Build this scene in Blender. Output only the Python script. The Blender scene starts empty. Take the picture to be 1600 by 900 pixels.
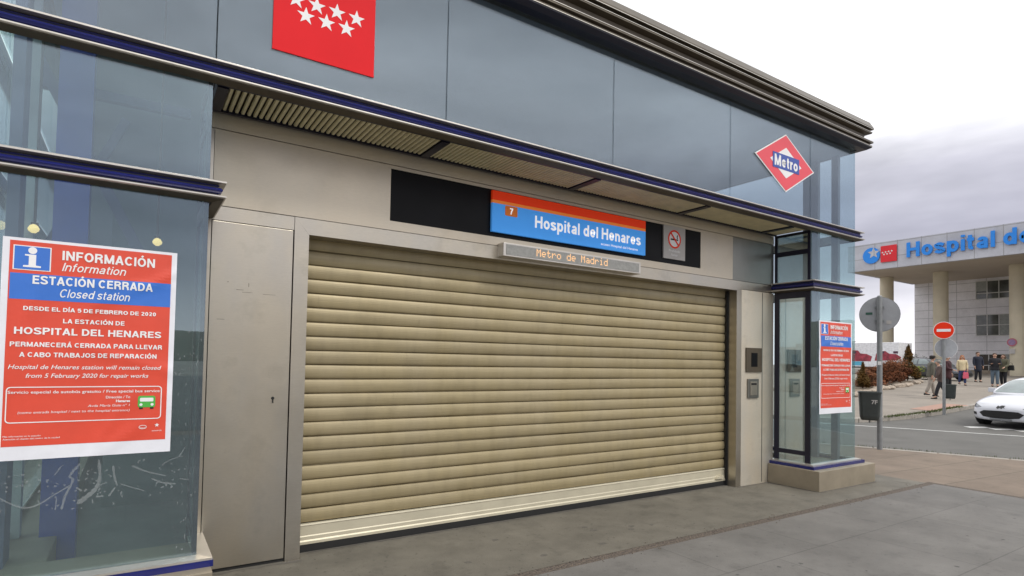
import bpy, bmesh, math, random
from mathutils import Vector, Matrix
from mathutils.bvhtree import BVHTree
from mathutils.geometry import tessellate_polygon
random.seed(7)
S = bpy.context.scene
COL = S.collection
R = math.radians

# ------------------------------------------------------------------ camera
yaw, pitch, roll = 0.5782693, 0.0319035, 0.01900611
fw = Vector((math.sin(yaw)*math.cos(pitch), math.cos(yaw)*math.cos(pitch), math.sin(pitch)))
r0 = Vector((math.cos(yaw), -math.sin(yaw), 0)); u0 = r0.cross(fw)
rr = math.cos(roll)*r0 + math.sin(roll)*u0
uu = -math.sin(roll)*r0 + math.cos(roll)*u0
cam_d = bpy.data.cameras.new('camera'); cam = bpy.data.objects.new('camera', cam_d); COL.objects.link(cam)
m = Matrix.Identity(4)
for i in range(3):
    m[i][0] = rr[i]; m[i][1] = uu[i]; m[i][2] = -fw[i]
m[2][3] = 1.55
cam.matrix_world = m
cam_d.sensor_width = 36; cam_d.lens = 909.34/1600*36
cam_d.shift_y = (533.3-450)/1600
cam_d.clip_start = 0.05; cam_d.clip_end = 2000
S.camera = cam
S.render.resolution_x = 1024; S.render.resolution_y = 576

# ------------------------------------------------------------------ sky, sun, exposure
SUN_EL, SUN_PHI = 48, 18
W = bpy.data.worlds.new('World'); S.world = W; W.use_nodes = True
nt = W.node_tree; N = nt.nodes; L = nt.links; N.clear()
out = N.new('ShaderNodeOutputWorld'); bg = N.new('ShaderNodeBackground'); L.new(bg.outputs[0], out.inputs[0])
bg.inputs[1].default_value = 0.1
sky = N.new('ShaderNodeTexSky'); sky.sky_type = 'NISHITA'; sky.sun_disc = False
sky.sun_elevation = R(SUN_EL); sky.sun_rotation = R(180-SUN_PHI)
tc = N.new('ShaderNodeTexCoord')
mp = N.new('ShaderNodeMapping'); mp.inputs['Scale'].default_value = (1.6, 1.6, 9); L.new(tc.outputs['Generated'], mp.inputs[0])
nz = N.new('ShaderNodeTexNoise'); nz.inputs['Scale'].default_value = 1.7; nz.inputs['Detail'].default_value = 6
nz.inputs['Roughness'].default_value = .55; L.new(mp.outputs[0], nz.inputs['Vector'])
sp = N.new('ShaderNodeSeparateXYZ'); L.new(tc.outputs['Generated'], sp.inputs[0])
ad = N.new('ShaderNodeMath'); ad.operation = 'MULTIPLY_ADD'; L.new(nz.outputs['Fac'], ad.inputs[0]); ad.inputs[1].default_value = .09
sb = N.new('ShaderNodeMath'); sb.operation = 'SUBTRACT'; L.new(sp.outputs['Z'], sb.inputs[0]); sb.inputs[1].default_value = .045
L.new(sb.outputs[0], ad.inputs[2])
rp = N.new('ShaderNodeValToRGB'); L.new(ad.outputs[0], rp.inputs[0])
e = rp.color_ramp.elements
e[0].position = 0.0; e[0].color = (.80, .78, .80, 1)
e[1].position = 1.0; e[1].color = (1.0, 1.0, 1.0, 1)
for p_, c_ in ((.065, (.66, .64, .68)), (.13, (.40, .385, .435)), (.20, (.335, .322, .376)), (.27, (.52, .505, .56)), (.335, (.93, .92, .94)), (.40, (1.0, 1.0, 1.0))):
    k = e.new(p_); k.color = (*c_, 1)
sc = N.new('ShaderNodeVectorMath'); sc.operation = 'SCALE'; L.new(rp.outputs[0], sc.inputs[0]); sc.inputs['Scale'].default_value = 8.6
m2 = N.new('ShaderNodeMapping'); m2.inputs['Scale'].default_value = (1, 1, 2.2); L.new(tc.outputs['Generated'], m2.inputs[0])
n2 = N.new('ShaderNodeTexNoise'); n2.inputs['Scale'].default_value = 2.6; n2.inputs['Detail'].default_value = 5; n2.inputs['Distortion'].default_value = .6; L.new(m2.outputs[0], n2.inputs['Vector'])
q2 = N.new('ShaderNodeMapRange'); L.new(n2.outputs['Fac'], q2.inputs[0]); q2.inputs[1].default_value = .33; q2.inputs[2].default_value = .67; q2.inputs[3].default_value = 6.4; q2.inputs[4].default_value = 11.0
L.new(q2.outputs[0], sc.inputs['Scale'])
mx = N.new('ShaderNodeMix'); mx.data_type = 'RGBA'; mx.inputs[0].default_value = .9
L.new(sky.outputs[0], mx.inputs[6]); L.new(sc.outputs[0], mx.inputs[7]); L.new(mx.outputs[2], bg.inputs[0])
sd = bpy.data.lights.new('sun', 'SUN'); sun = bpy.data.objects.new('sun', sd); COL.objects.link(sun)
sd.energy = 1.0; sd.angle = R(18); sd.color = (1, .95, .87)
sun.rotation_euler = (R(90-SUN_EL), 0, R(SUN_PHI)); sun.location = (0, -10, 20)
S.view_settings.view_transform = 'Standard'; S.view_settings.look = 'None'
S.view_settings.gamma = 1; S.view_settings.use_curve_mapping = False
S.view_settings.exposure = 0.85
S.render.engine = 'CYCLES'
S.cycles.transparent_max_bounces = 24; S.cycles.max_bounces = 8
S.cycles.use_denoising = True

# ------------------------------------------------------------------ materials
def nodes(name):
    mt = bpy.data.materials.new(name); mt.use_nodes = True
    n = mt.node_tree.nodes; l = mt.node_tree.links
    return mt, n, l, n['Principled BSDF']
def mat(name, col, rough=.6, metal=0, var=.12, scale=6, bump=0, bscale=60, stretch=(1,1,1), col2=None, lo=.35, hi=.65, spec=.5, coat=0, rvar=0):
    mt, n, l, b = nodes(name)
    b.inputs['Roughness'].default_value = rough; b.inputs['Metallic'].default_value = metal
    b.inputs['Specular IOR Level'].default_value = spec; b.inputs['Coat Weight'].default_value = coat
    t = n.new('ShaderNodeTexCoord'); mpp = n.new('ShaderNodeMapping'); mpp.inputs['Scale'].default_value = stretch
    l.new(t.outputs['Object'], mpp.inputs[0])
    z = n.new('ShaderNodeTexNoise'); z.inputs['Scale'].default_value = scale; z.inputs['Detail'].default_value = 7; z.inputs['Roughness'].default_value = .6
    l.new(mpp.outputs[0], z.inputs['Vector'])
    rp = n.new('ShaderNodeValToRGB'); l.new(z.outputs['Fac'], rp.inputs[0])
    c2 = col2 or tuple(c*(1-2*var) for c in col)
    rp.color_ramp.elements[0].position = lo; rp.color_ramp.elements[0].color = (*c2, 1)
    rp.color_ramp.elements[1].position = hi; rp.color_ramp.elements[1].color = (*col, 1)
    l.new(rp.outputs[0], b.inputs['Base Color'])
    if rvar:
        mr = n.new('ShaderNodeMapRange'); l.new(z.outputs['Fac'], mr.inputs[0]); mr.inputs[1].default_value = .3; mr.inputs[2].default_value = .7
        mr.inputs[3].default_value = rough-rvar; mr.inputs[4].default_value = rough+rvar; l.new(mr.outputs[0], b.inputs['Roughness'])
    if bump:
        z2 = n.new('ShaderNodeTexNoise'); z2.inputs['Scale'].default_value = bscale; z2.inputs['Detail'].default_value = 5; l.new(mpp.outputs[0], z2.inputs['Vector'])
        bp = n.new('ShaderNodeBump'); bp.inputs['Strength'].default_value = bump; bp.inputs['Distance'].default_value = .01
        l.new(z2.outputs['Fac'], bp.inputs['Height']); l.new(bp.outputs[0], b.inputs['Normal'])
    return mt
def glass(name, tint, f0=.05, rough=0.0, dirt=0.0, gcol=(1, 1, 1)):
    mt = bpy.data.materials.new(name); mt.use_nodes = True
    n = mt.node_tree.nodes; l = mt.node_tree.links; n.clear()
    o = n.new('ShaderNodeOutputMaterial'); tr = n.new('ShaderNodeBsdfTransparent'); gl = n.new('ShaderNodeBsdfGlossy')
    tr.inputs[0].default_value = (*tint, 1); gl.inputs['Roughness'].default_value = rough; gl.inputs[0].default_value = (*gcol, 1)
    lw = n.new('ShaderNodeLayerWeight'); lw.inputs[0].default_value = .5
    pw = n.new('ShaderNodeMath'); pw.operation = 'POWER'; l.new(lw.outputs['Facing'], pw.inputs[0]); pw.inputs[1].default_value = 5
    ma = n.new('ShaderNodeMath'); ma.operation = 'MULTIPLY_ADD'; l.new(pw.outputs[0], ma.inputs[0]); ma.inputs[1].default_value = .8; ma.inputs[2].default_value = f0
    mx = n.new('ShaderNodeMixShader'); l.new(ma.outputs[0], mx.inputs[0]); l.new(tr.outputs[0], mx.inputs[1]); l.new(gl.outputs[0], mx.inputs[2])
    last = mx
    if dirt:
        df = n.new('ShaderNodeBsdfDiffuse'); df.inputs[0].default_value = (.42, .45, .46, 1)
        t = n.new('ShaderNodeTexCoord'); z = n.new('ShaderNodeTexNoise'); z.inputs['Scale'].default_value = 1.3; z.inputs['Detail'].default_value = 8
        l.new(t.outputs['Object'], z.inputs['Vector'])
        mr = n.new('ShaderNodeMapRange'); l.new(z.outputs['Fac'], mr.inputs[0]); mr.inputs[1].default_value = .3; mr.inputs[2].default_value = .75
        mr.inputs[3].default_value = dirt*.5; mr.inputs[4].default_value = dirt*1.5
        m2 = n.new('ShaderNodeMixShader'); l.new(mr.outputs[0], m2.inputs[0]); l.new(mx.outputs[0], m2.inputs[1]); l.new(df.outputs[0], m2.inputs[2]); last = m2
    l.new(last.outputs[0], o.inputs[0])
    return mt
def tiles(name, col, mortar, w, h, msize=.006, rough=.8, var=.1, off=0.0, bump=.3, axes='XY', nscale=3, speck=0, rot=0):
    mt, n, l, b = nodes(name)
    b.inputs['Roughness'].default_value = rough
    t = n.new('ShaderNodeTexCoord'); src = t.outputs['Object']
    if axes != 'XY':
        s_ = n.new('ShaderNodeSeparateXYZ'); c_ = n.new('ShaderNodeCombineXYZ'); l.new(src, s_.inputs[0])
        l.new(s_.outputs[axes[0]], c_.inputs[0]); l.new(s_.outputs[axes[1]], c_.inputs[1]); src = c_.outputs[0]
    if rot:
        mq = n.new('ShaderNodeMapping'); mq.inputs['Rotation'].default_value = (0, 0, rot); l.new(src, mq.inputs[0]); src = mq.outputs[0]
    br = n.new('ShaderNodeTexBrick'); l.new(src, br.inputs['Vector'])
    br.offset = off; br.inputs['Scale'].default_value = 1; br.inputs['Mortar Size'].default_value = msize; br.inputs['Mortar Smooth'].default_value = .3
    br.inputs['Brick Width'].default_value = w; br.inputs['Row Height'].default_value = h
    br.inputs['Color1'].default_value = (*col, 1); br.inputs['Color2'].default_value = (*[c*(1-var) for c in col], 1); br.inputs['Mortar'].default_value = (*mortar, 1)
    z = n.new('ShaderNodeTexNoise'); z.inputs['Scale'].default_value = nscale; z.inputs['Detail'].default_value = 9; z.inputs['Roughness'].default_value = .65; l.new(t.outputs['Object'], z.inputs['Vector'])
    mr = n.new('ShaderNodeMapRange'); l.new(z.outputs['Fac'], mr.inputs[0]); mr.inputs[1].default_value = .3; mr.inputs[2].default_value = .7; mr.inputs[3].default_value = 1-2*var; mr.inputs[4].default_value = 1+var
    vm = n.new('ShaderNodeVectorMath'); vm.operation = 'SCALE'; l.new(br.outputs['Color'], vm.inputs[0]); l.new(mr.outputs[0], vm.inputs['Scale'])
    cur = vm.outputs[0]
    if speck:
        z3 = n.new('ShaderNodeTexNoise'); z3.inputs['Scale'].default_value = 26; z3.inputs['Detail'].default_value = 3; l.new(t.outputs['Object'], z3.inputs['Vector'])
        r3 = n.new('ShaderNodeValToRGB'); l.new(z3.outputs['Fac'], r3.inputs[0])
        r3.color_ramp.elements[0].position = .27; r3.color_ramp.elements[0].color = (1-speck,)*3+(1,)
        r3.color_ramp.elements[1].position = .36; r3.color_ramp.elements[1].color = (1, 1, 1, 1)
        k = r3.color_ramp.elements.new(.74); k.color = (1, 1, 1, 1); k = r3.color_ramp.elements.new(.8); k.color = (1+speck*.35,)*3+(1,)
        v3 = n.new('ShaderNodeVectorMath'); v3.operation = 'MULTIPLY'; l.new(cur, v3.inputs[0]); l.new(r3.outputs[0], v3.inputs[1]); cur = v3.outputs[0]
    for sc_, dt, a_, b_, lo_, hi_ in ((.55, 4, .3, .7, .86, 1.10), (4.2, 12, .33, .46, 1-1.6*var, 1.0), (240, 2, .3, .7, .84, 1.16)):
        zq = n.new('ShaderNodeTexNoise'); zq.inputs['Scale'].default_value = sc_; zq.inputs['Detail'].default_value = dt; zq.inputs['Roughness'].default_value = .65; l.new(t.outputs['Object'], zq.inputs['Vector'])
        mq_ = n.new('ShaderNodeMapRange'); l.new(zq.outputs['Fac'], mq_.inputs[0])
        for i_, v_ in enumerate((a_, b_, lo_, hi_)): mq_.inputs[i_+1].default_value = v_
        vq = n.new('ShaderNodeVectorMath'); vq.operation = 'SCALE'; l.new(cur, vq.inputs[0]); l.new(mq_.outputs[0], vq.inputs['Scale']); cur = vq.outputs[0]
    l.new(cur, b.inputs['Base Color'])
    z2 = n.new('ShaderNodeTexNoise'); z2.inputs['Scale'].default_value = 90; z2.inputs['Detail'].default_value = 4; l.new(t.outputs['Object'], z2.inputs['Vector'])
    bp = n.new('ShaderNodeBump'); bp.inputs['Strength'].default_value = bump; bp.inputs['Distance'].default_value = .004
    l.new(z2.outputs['Fac'], bp.inputs['Height']); l.new(bp.outputs[0], b.inputs['Normal'])
    return mt
def worn(name, colA, colB, rough, metal, blotch=(1.1, 1.1, .45), fine=(30, 30, 600), rv=.08, slat=None, smear=.12):
    mt, n, l, b = nodes(name); b.inputs['Metallic'].default_value = metal
    t = n.new('ShaderNodeTexCoord')
    def noise(st, sc_, det=6):
        mp_ = n.new('ShaderNodeMapping'); mp_.inputs['Scale'].default_value = st; l.new(t.outputs['Object'], mp_.inputs[0])
        z = n.new('ShaderNodeTexNoise'); z.inputs['Scale'].default_value = sc_; z.inputs['Detail'].default_value = det; z.inputs['Roughness'].default_value = .6; l.new(mp_.outputs[0], z.inputs['Vector']); return z.outputs['Fac']
    def rng(x, a, b_, c, d):
        m_ = n.new('ShaderNodeMapRange'); l.new(x, m_.inputs[0])
        for i, v in enumerate((a, b_, c, d)): m_.inputs[i+1].default_value = v
        return m_.outputs[0]
    def mul(v, f):
        k_ = n.new('ShaderNodeVectorMath'); k_.operation = 'SCALE'; l.new(v, k_.inputs[0]); l.new(f, k_.inputs['Scale']); return k_.outputs[0]
    n1 = noise(blotch, 1.6, 5); n2 = noise((1, 1, 1), 3.2, 9); n3 = noise(fine, 1, 2)
    mx = n.new('ShaderNodeMix'); mx.data_type = 'RGBA'; l.new(rng(n1, .35, .65, 0, 1), mx.inputs[0]); mx.inputs[6].default_value = (*colA, 1); mx.inputs[7].default_value = (*colB, 1)
    c = mul(mx.outputs[2], rng(n3, .3, .7, .95, 1.05)); c = mul(c, rng(n2, .30, .45, 1-smear, 1))
    if slat:
        sx = n.new('ShaderNodeSeparateXYZ'); l.new(t.outputs['Object'], sx.inputs[0])
        a = n.new('ShaderNodeMath'); a.operation = 'MULTIPLY_ADD'; l.new(sx.outputs['Z'], a.inputs[0]); a.inputs[1].default_value = 1/slat; a.inputs[2].default_value = -.227/slat
        f_ = n.new('ShaderNodeMath'); f_.operation = 'FLOOR'; l.new(a.outputs[0], f_.inputs[0])
        w = n.new('ShaderNodeTexWhiteNoise'); w.noise_dimensions = '1D'; l.new(f_.outputs[0], w.inputs['W'])
        c = mul(c, rng(w.outputs['Value'], 0, 1, .90, 1.06))
        c = mul(c, rng(noise((7, 1, 1.6), 1.5, 8), .28, .55, .90, 1.02))
        c = mul(c, rng(noise((26, 1, 5), 1, 4), .25, .36, .86, 1))
    l.new(c, b.inputs['Base Color']); l.new(rng(n2, .3, .7, rough+rv, rough), b.inputs['Roughness'])
    return mt
def flat(name, col, rough=.5, **k): return mat(name, col, rough, var=.03, scale=3, **k)
def emit(name, col, st):
    mt, n, l, b = nodes(name); b.inputs['Base Color'].default_value = (*col, 1)
    b.inputs['Emission Color'].default_value = (*col, 1); b.inputs['Emission Strength'].default_value = st; return mt

M = dict(
 steel=worn('brushed_steel', (.48, .45, .395), (.53, .475, .38), .29, .95, rv=.12, smear=.16),
 steel_side=worn('pale_steel', (.66, .62, .54), (.70, .62, .49), .50, .72, rv=.10),  # paler and rougher than the door steel
 steel_lintel=worn('satin_steel_cladding', (.54, .485, .40), (.57, .50, .395), .40, .62, rv=.08, smear=.06),
 steel_dark=mat('dark_steel', (.30, .295, .265), .33, .85, .08, 2),
 alu=mat('bronze_aluminium', (.115, .095, .07), .35, .5, .1, 4),
 alu_light=mat('pale_aluminium', (.62, .585, .53), .34, .75, .06, 4),
 alu_brown=mat('brown_anodised_aluminium', (.10, .08, .055), .5, .3, .12, 4),
 navy=mat('navy_enamel', (.008, .013, .13), .22, 0, .1, 4, coat=.2),
 navy_dark=mat('dark_navy_and_shade', (.006, .006, .022), .35, 0, .1, 4),
 plinth=mat('plinth_metal', (.32, .275, .205), .55, .35, .1, 3, .04, 40),
 soffit=mat('gold_mesh_soffit', (.80, .72, .47), .5, .15, .08, 8),
 black=mat('black_glass_panel', (.005, .005, .006), .45, 0, .1, 3, spec=.15, rvar=.08),
 dark=flat('dark_void', (.012, .012, .012), .8),
 rubber=flat('black_rubber', (.01, .01, .01), .7),
 slat=worn('tan_painted_slats', (.338, .280, .168), (.326, .266, .146), .36, .18, rv=.12, slat=.1144, fine=(3, 3, 80), smear=.10),
 slat_bar=mat('cream_bottom_bar', (.56, .515, .39), .4, .2, .06, 4),
 glass_up=glass('upper_glass', (.80, .86, .89), .115, .0, .035, (.80, .88, .97)),
 glass_k=glass('kiosk_glass', (.80, .90, .88), .125, 0, .045, (.78, .88, 1.0)),
 glass_end=glass('end_glass', (.86, .92, .94), .04, 0, .03),
 interior=mat('interior_plaster', (.28, .31, .34), .8, 0, .1, 1.5),
 ceiling=mat('interior_ceiling', (.24, .28, .33), .8, 0, .1, 1),
 teal=mat('interior_teal_wall', (.17, .215, .21), .6, 0, .12, 1.5),
 in_floor=mat('interior_floor', (.13, .15, .145), .5, 0, .1, 3),
 in_post=mat('interior_post_paint', (.42, .44, .46), .5, 0, .06, 3),
 in_brace=mat('interior_brace_paint', (.10, .11, .19), .5, 0, .06, 3),
 in_blue=mat('interior_blue_paint', (.04, .07, .36), .45, 0, .08, 3),
 white=flat('white_print', (.80, .80, .80), .6, spec=.2), paper=mat('poster_paper', (.76, .77, .82), .5, 0, .04, 5, .25, 7),
 p_red=mat('poster_red_ink', (.70, .075, .04), .38, 0, .05, 4, .25, 7), p_blue=mat('poster_blue_ink', (.04, .17, .60), .45, 0, .05, 4, .25, 7),
 flag_red=flat('flag_red', (.70, .014, .020), .6, spec=.15), sign_blue=flat('sign_blue', (.075, .36, .92), .55, spec=.2),
 sign_red=flat('sign_red', (.82, .035, .006), .5, spec=.2), sign_orange=flat('sign_orange', (.90, .24, .04), .5, spec=.2),
 met_red=flat('metro_red', (.74, .065, .09), .4), met_blue=flat('metro_blue', (.028, .07, .34), .4),
 green=flat('print_green', (.08, .42, .06), .5), grey_sign=flat('grey_sign_plate', (.44, .42, .40), .5),
 led_face=mat('led_screen', (.30, .30, .285), .4, 0, .1, 30), led=emit('led_amber', (1, .60, .30), .17),
 sign_back=mat('galvanised_sign_back', (.37, .38, .40), .6, .1, .08, 6), pole=mat('galvanised_pole', (.26, .27, .275), .5, .3, .1, 8),
 bin=mat('bin_plastic', (.035, .043, .04), .5, 0, .15, 6), hosp_blue=flat('hospital_blue', (.012, .24, .78), .4), hosp_red=flat('hospital_red', (.68, .01, .02), .4),
 hosp_panel=tiles('hospital_panels', (.80, .79, .82), (.46, .46, .48), 2.43, .83, .03, .6, .05, 0, .05, 'YZ', .3),
 hosp_fascia=tiles('canopy_panels', (.49, .50, .55), (.28, .28, .29), 1.85, 1.26, .03, .55, .05, 0, .05, 'YZ', .3),
 hosp_soffit=mat('canopy_soffit_paint', (.50, .43, .35), .8, 0, .06, .3), column=mat('column_render', (.58, .52, .39), .8, 0, .06, .8),
 win_dark=mat('window_pane_dark', (.10, .11, .10), .12, 0, .35, .8, spec=.8), win_frame=flat('window_frame_white', (.6, .6, .58), .5),
 door_brown=mat('door_pane_dark', (.06, .05, .04), .2, 0, .3, .8),
 stone=mat('rough_stone', (.42, .35, .28), .9, 0, .2, 3, .5, 12), kerb=mat('granite_kerb', (.36, .33, .29), .85, 0, .15, 8, .2),
 asphalt=mat('asphalt', (.122, .118, .110), .9, 0, .1, 1.2, .5, 160, col2=(.10, .097, .09)),
 paint=mat('road_paint', (.62, .62, .60), .7, 0, .15, 14), grass=mat('grass', (.10, .13, .03), .8, 0, .3, 4), soil=mat('planting_soil', (.20, .155, .11), .95, 0, .25, 3, .4, 20),
 apron=tiles('apron_concrete', (.152, .140, .115), (.20, .19, .17), 60, 60, .0, .82, .13, 0, .5, 'XY', 2.2, .5),
 plaza=tiles('plaza_slabs', (.160, .153, .143), (.105, .10, .093), 1.25, .92, .006, .78, .125, .5, .4, 'XY', 1.6, .3),
 pink=tiles('pink_pavement', (.20, .155, .118), (.115, .095, .07), 1.6, .8, .012, .85, .1, .5, .4, 'XY', 1.8, .3, R(4)),
 far_pave=tiles('far_pavement', (.25, .218, .183), (.18, .155, .13), 6, 4, .03, .85, .07, 0, .3, 'XY', .5),
 drain=mat('drain_gravel', (.15, .12, .095), .95, 0, .2, 60, 1.0, 70, col2=(.06, .05, .045), lo=.4, hi=.6),
 ground=mat('open_ground', (.27, .25, .21), .95, 0, .15, .2),
 hill=mat('hillside', (.09, .08, .05), .95, 0, .3, .05, col2=(.05, .06, .035)),
 glue=glass('dried_glue', (.9, .93, .93), .02, 0, .42),
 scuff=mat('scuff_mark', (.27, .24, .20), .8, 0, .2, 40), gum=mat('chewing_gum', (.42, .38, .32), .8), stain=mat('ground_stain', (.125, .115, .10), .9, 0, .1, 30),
)

for k_, c_, e_ in (('sign_blue', (.075, .36, .92), .13), ('sign_red', (.82, .06, .006), .10), ('sign_orange', (.90, .24, .04), .10)):   # backlit name board
    M[k_+'_lit'] = M[k_].copy(); b_ = M[k_+'_lit'].node_tree.nodes['Principled BSDF']; b_.inputs['Emission Color'].default_value = (*c_, 1); b_.inputs['Emission Strength'].default_value = e_
M['sign_white_lit'] = M['white'].copy(); b_ = M['sign_white_lit'].node_tree.nodes['Principled BSDF']; b_.inputs['Emission Color'].default_value = (1, 1, 1, 1); b_.inputs['Emission Strength'].default_value = .22
# ------------------------------------------------------------------ mesh helpers
class MB:
    def __init__(self): self.v = []; self.f = []
    def add(self, vs, fs):
        o = len(self.v); self.v += [tuple(v) for v in vs]; self.f += [tuple(i+o for i in f) for f in fs]; return self
    def box(self, x0, x1, y0, y1, z0, z1):
        return self.add([(x0,y0,z0),(x1,y0,z0),(x1,y1,z0),(x0,y1,z0),(x0,y0,z1),(x1,y0,z1),(x1,y1,z1),(x0,y1,z1)],
            [(3,2,1,0),(4,5,6,7),(0,1,5,4),(1,2,6,5),(2,3,7,6),(3,0,4,7)])
    def prism(self, pts, t, mapf=lambda x, y, d: (x, d, y)):
        # outline (x,y) extruded from depth 0 to t; mapf places it
        n = len(pts); vs = [mapf(x, y, 0) for x, y in pts] + [mapf(x, y, t) for x, y in pts]
        tri = tessellate_polygon([[Vector((x, y, 0)) for x, y in pts]])
        fs = [tuple(a) for a in tri] + [tuple(i+n for i in reversed(a)) for a in tri] + [(i, (i+1) % n, (i+1) % n+n, i+n) for i in range(n)]
        return self.add(vs, fs)
    def tube(self, pts, rad, seg=8, cap=True):
        pts = [Vector(p) for p in pts]; rad = rad if isinstance(rad, (list, tuple)) else [rad]*len(pts)
        o = len(self.v); n = len(pts)
        for i, p in enumerate(pts):
            d = (pts[min(i+1, n-1)]-pts[max(i-1, 0)]).normalized()
            a = d.orthogonal().normalized() if abs(d.z) < .99 else Vector((1, 0, 0)); b = d.cross(a)
            for k in range(seg):
                t = 2*math.pi*k/seg; self.v.append(tuple(p+rad[i]*(math.cos(t)*a+math.sin(t)*b)))
        for i in range(n-1):
            for k in range(seg):
                a = o+i*seg+k; b = o+i*seg+(k+1) % seg; self.f.append((a, b, b+seg, a+seg))
        if cap:
            self.f.append(tuple(o+k for k in reversed(range(seg)))); self.f.append(tuple(o+(n-1)*seg+k for k in range(seg)))
        return self
    def lathe(self, prof, c=(0,0,0), seg=24, axis='Z'):
        o = len(self.v); n = len(prof)
        for r_, h in prof:
            for k in range(seg):
                t = 2*math.pi*k/seg; a, b = r_*math.cos(t), r_*math.sin(t)
                p = (a, b, h) if axis == 'Z' else ((a, h, b) if axis == 'Y' else (h, a, b))
                self.v.append((p[0]+c[0], p[1]+c[1], p[2]+c[2]))
        for i in range(n-1):
            for k in range(seg):
                a = o+i*seg+k; b = o+i*seg+(k+1) % seg; self.f.append((a, b, b+seg, a+seg))
        self.f.append(tuple(o+k for k in range(seg))); self.f.append(tuple(o+(n-1)*seg+k for k in range(seg)))
        return self
    def sweep(self, path, prof, closed=True):
        # path: plan polyline; prof: (offset to the right-hand side, z); mitred corners
        P = [Vector(p) for p in path]; n = len(P); nm = []
        for i in range(n):
            ds = []
            if i > 0: ds.append((P[i]-P[i-1]).normalized())
            if i < n-1: ds.append((P[i+1]-P[i]).normalized())
            ns = [Vector((d.y, -d.x)) for d in ds]
            if len(ns) == 2:
                b = (ns[0]+ns[1]).normalized(); nm.append(b/max(.2, b.dot(ns[0])))
            else: nm.append(ns[0])
        o = len(self.v); k = len(prof)
        for i in range(n):
            for of, z in prof:
                q = P[i]+nm[i]*of; self.v.append((q.x, q.y, z))
        for i in range(n-1):
            for j in range(k if closed else k-1):
                a = o+i*k+j; b = o+i*k+(j+1) % k; self.f.append((a, b, b+k, a+k))
        if closed:
            self.f.append(tuple(o+j for j in reversed(range(k)))); self.f.append(tuple(o+(n-1)*k+j for j in range(k)))
        return self
    def build(self, name, material, parent=None, smooth=False, bevel=0, loc=(0,0,0)):
        me = bpy.data.meshes.new(name); me.from_pydata(self.v, [], self.f); me.update()
        bm = bmesh.new(); bm.from_mesh(me)
        bmesh.ops.recalc_face_normals(bm, faces=bm.faces)
        if bevel:
            es = [e_ for e_ in bm.edges if len(e_.link_faces) == 2 and e_.calc_face_angle(0) > .6]
            bmesh.ops.bevel(bm, geom=es, offset=bevel, segments=2, affect='EDGES', profile=.6)
        bm.to_mesh(me); bm.free()
        if smooth: me.shade_smooth()
        return link(name, me, material, parent, loc)
def link(name, me, material, parent=None, loc=(0,0,0)):
    o = bpy.data.objects.new(name, me); COL.objects.link(o)
    if material is not None:
        me.materials.clear(); me.materials.append(M[material] if isinstance(material, str) else material)
    o.location = loc
    if parent: o.parent = parent
    return o
def thing(name, label, cat, loc=(0,0,0), rz=0, group=None):
    o = bpy.data.objects.new(name, None); COL.objects.link(o); o.location = loc; o.rotation_euler = (0,0,rz); o.empty_display_size = .2
    o['label'] = label; o['category'] = cat
    if group: o['group'] = group
    return o
def tag(o, label, cat, group=None):
    o['label'] = label; o['category'] = cat
    if group: o['group'] = group
    return o
def structure(o): o['kind'] = 'structure'; return o
def text(s, x, y, w=None, h=None, bold=0.0, shear=0.0, align='L', ex=.0008, res=4):
    """lettering as verts/faces in a plane: x right, y up, height/width as wanted, baseline at y"""
    c = bpy.data.curves.new('lettering', 'FONT'); c.body = s; c.size = 1; c.extrude = 0; c.offset = bold; c.shear = shear; c.resolution_u = res
    o = bpy.data.objects.new('lettering', c); COL.objects.link(o); bpy.context.view_layer.update()
    me = bpy.data.meshes.new_from_object(o.evaluated_get(bpy.context.evaluated_depsgraph_get()))
    bpy.data.objects.remove(o); bpy.data.curves.remove(c)
    vs = [v.co.copy() for v in me.vertices]; fs = [tuple(p.vertices) for p in me.polygons]; bpy.data.meshes.remove(me)
    x0 = min(v.x for v in vs); x1 = max(v.x for v in vs); cap = .69
    sy = h/cap if h else None; sx = w/(x1-x0) if w else None
    sx = sx or sy; sy = sy or sx
    W_ = (x1-x0)*sx; dx = {'L': 0, 'C': -W_/2, 'R': -W_}[align]
    return [((v.x-x0)*sx+dx+x, v.y*sy+y) for v in vs], fs
FRONT = lambda yf: (lambda x, y, d=0: (x, yf-d, y))       # facade plane, d toward the viewer
HOSP = lambda xf: (lambda x, y, d=0: (xf-d, -x, y))       # plane facing -X
def letters(mb, t, mapf, ex=.0):
    vs, fs = t; n = len(vs)
    if ex == 0: return mb.add([mapf(x, y, 0) for x, y in vs], fs)
    ed = {}
    for f in fs:
        for i in range(len(f)):
            k = (f[i], f[(i+1) % len(f)]); ed[k] = ed.get(k, 0)+1
    side = [(a, b, b+n, a+n) for (a, b) in ed if (b, a) not in ed]
    return mb.add([mapf(x, y, 0) for x, y in vs]+[mapf(x, y, ex) for x, y in vs], [tuple(i+n for i in f) for f in fs]+side)
def rect(x0, x1, y0, y1): return [(x0,y0),(x1,y0),(x1,y1),(x0,y1)]
def rrect(x0, x1, y0, y1, r, n=5):
    p = []
    for cx, cy, a in ((x1-r, y0+r, -90), (x1-r, y1-r, 0), (x0+r, y1-r, 90), (x0+r, y0+r, 180)):
        for i in range(n+1):
            t = R(a+90*i/n); p.append((cx+r*math.cos(t), cy+r*math.sin(t)))
    return p
def circ(cx, cy, r, n=28, ry=None): return [(cx+r*math.cos(2*math.pi*i/n), cy+(ry or r)*math.sin(2*math.pi*i/n)) for i in range(n)]
def star(cx, cy, r, n=5, k=.4): return [(cx+(r if i % 2 == 0 else r*k)*math.sin(math.pi*i/n), cy+(r if i % 2 == 0 else r*k)*math.cos(math.pi*i/n)) for i in range(2*n)]
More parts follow.
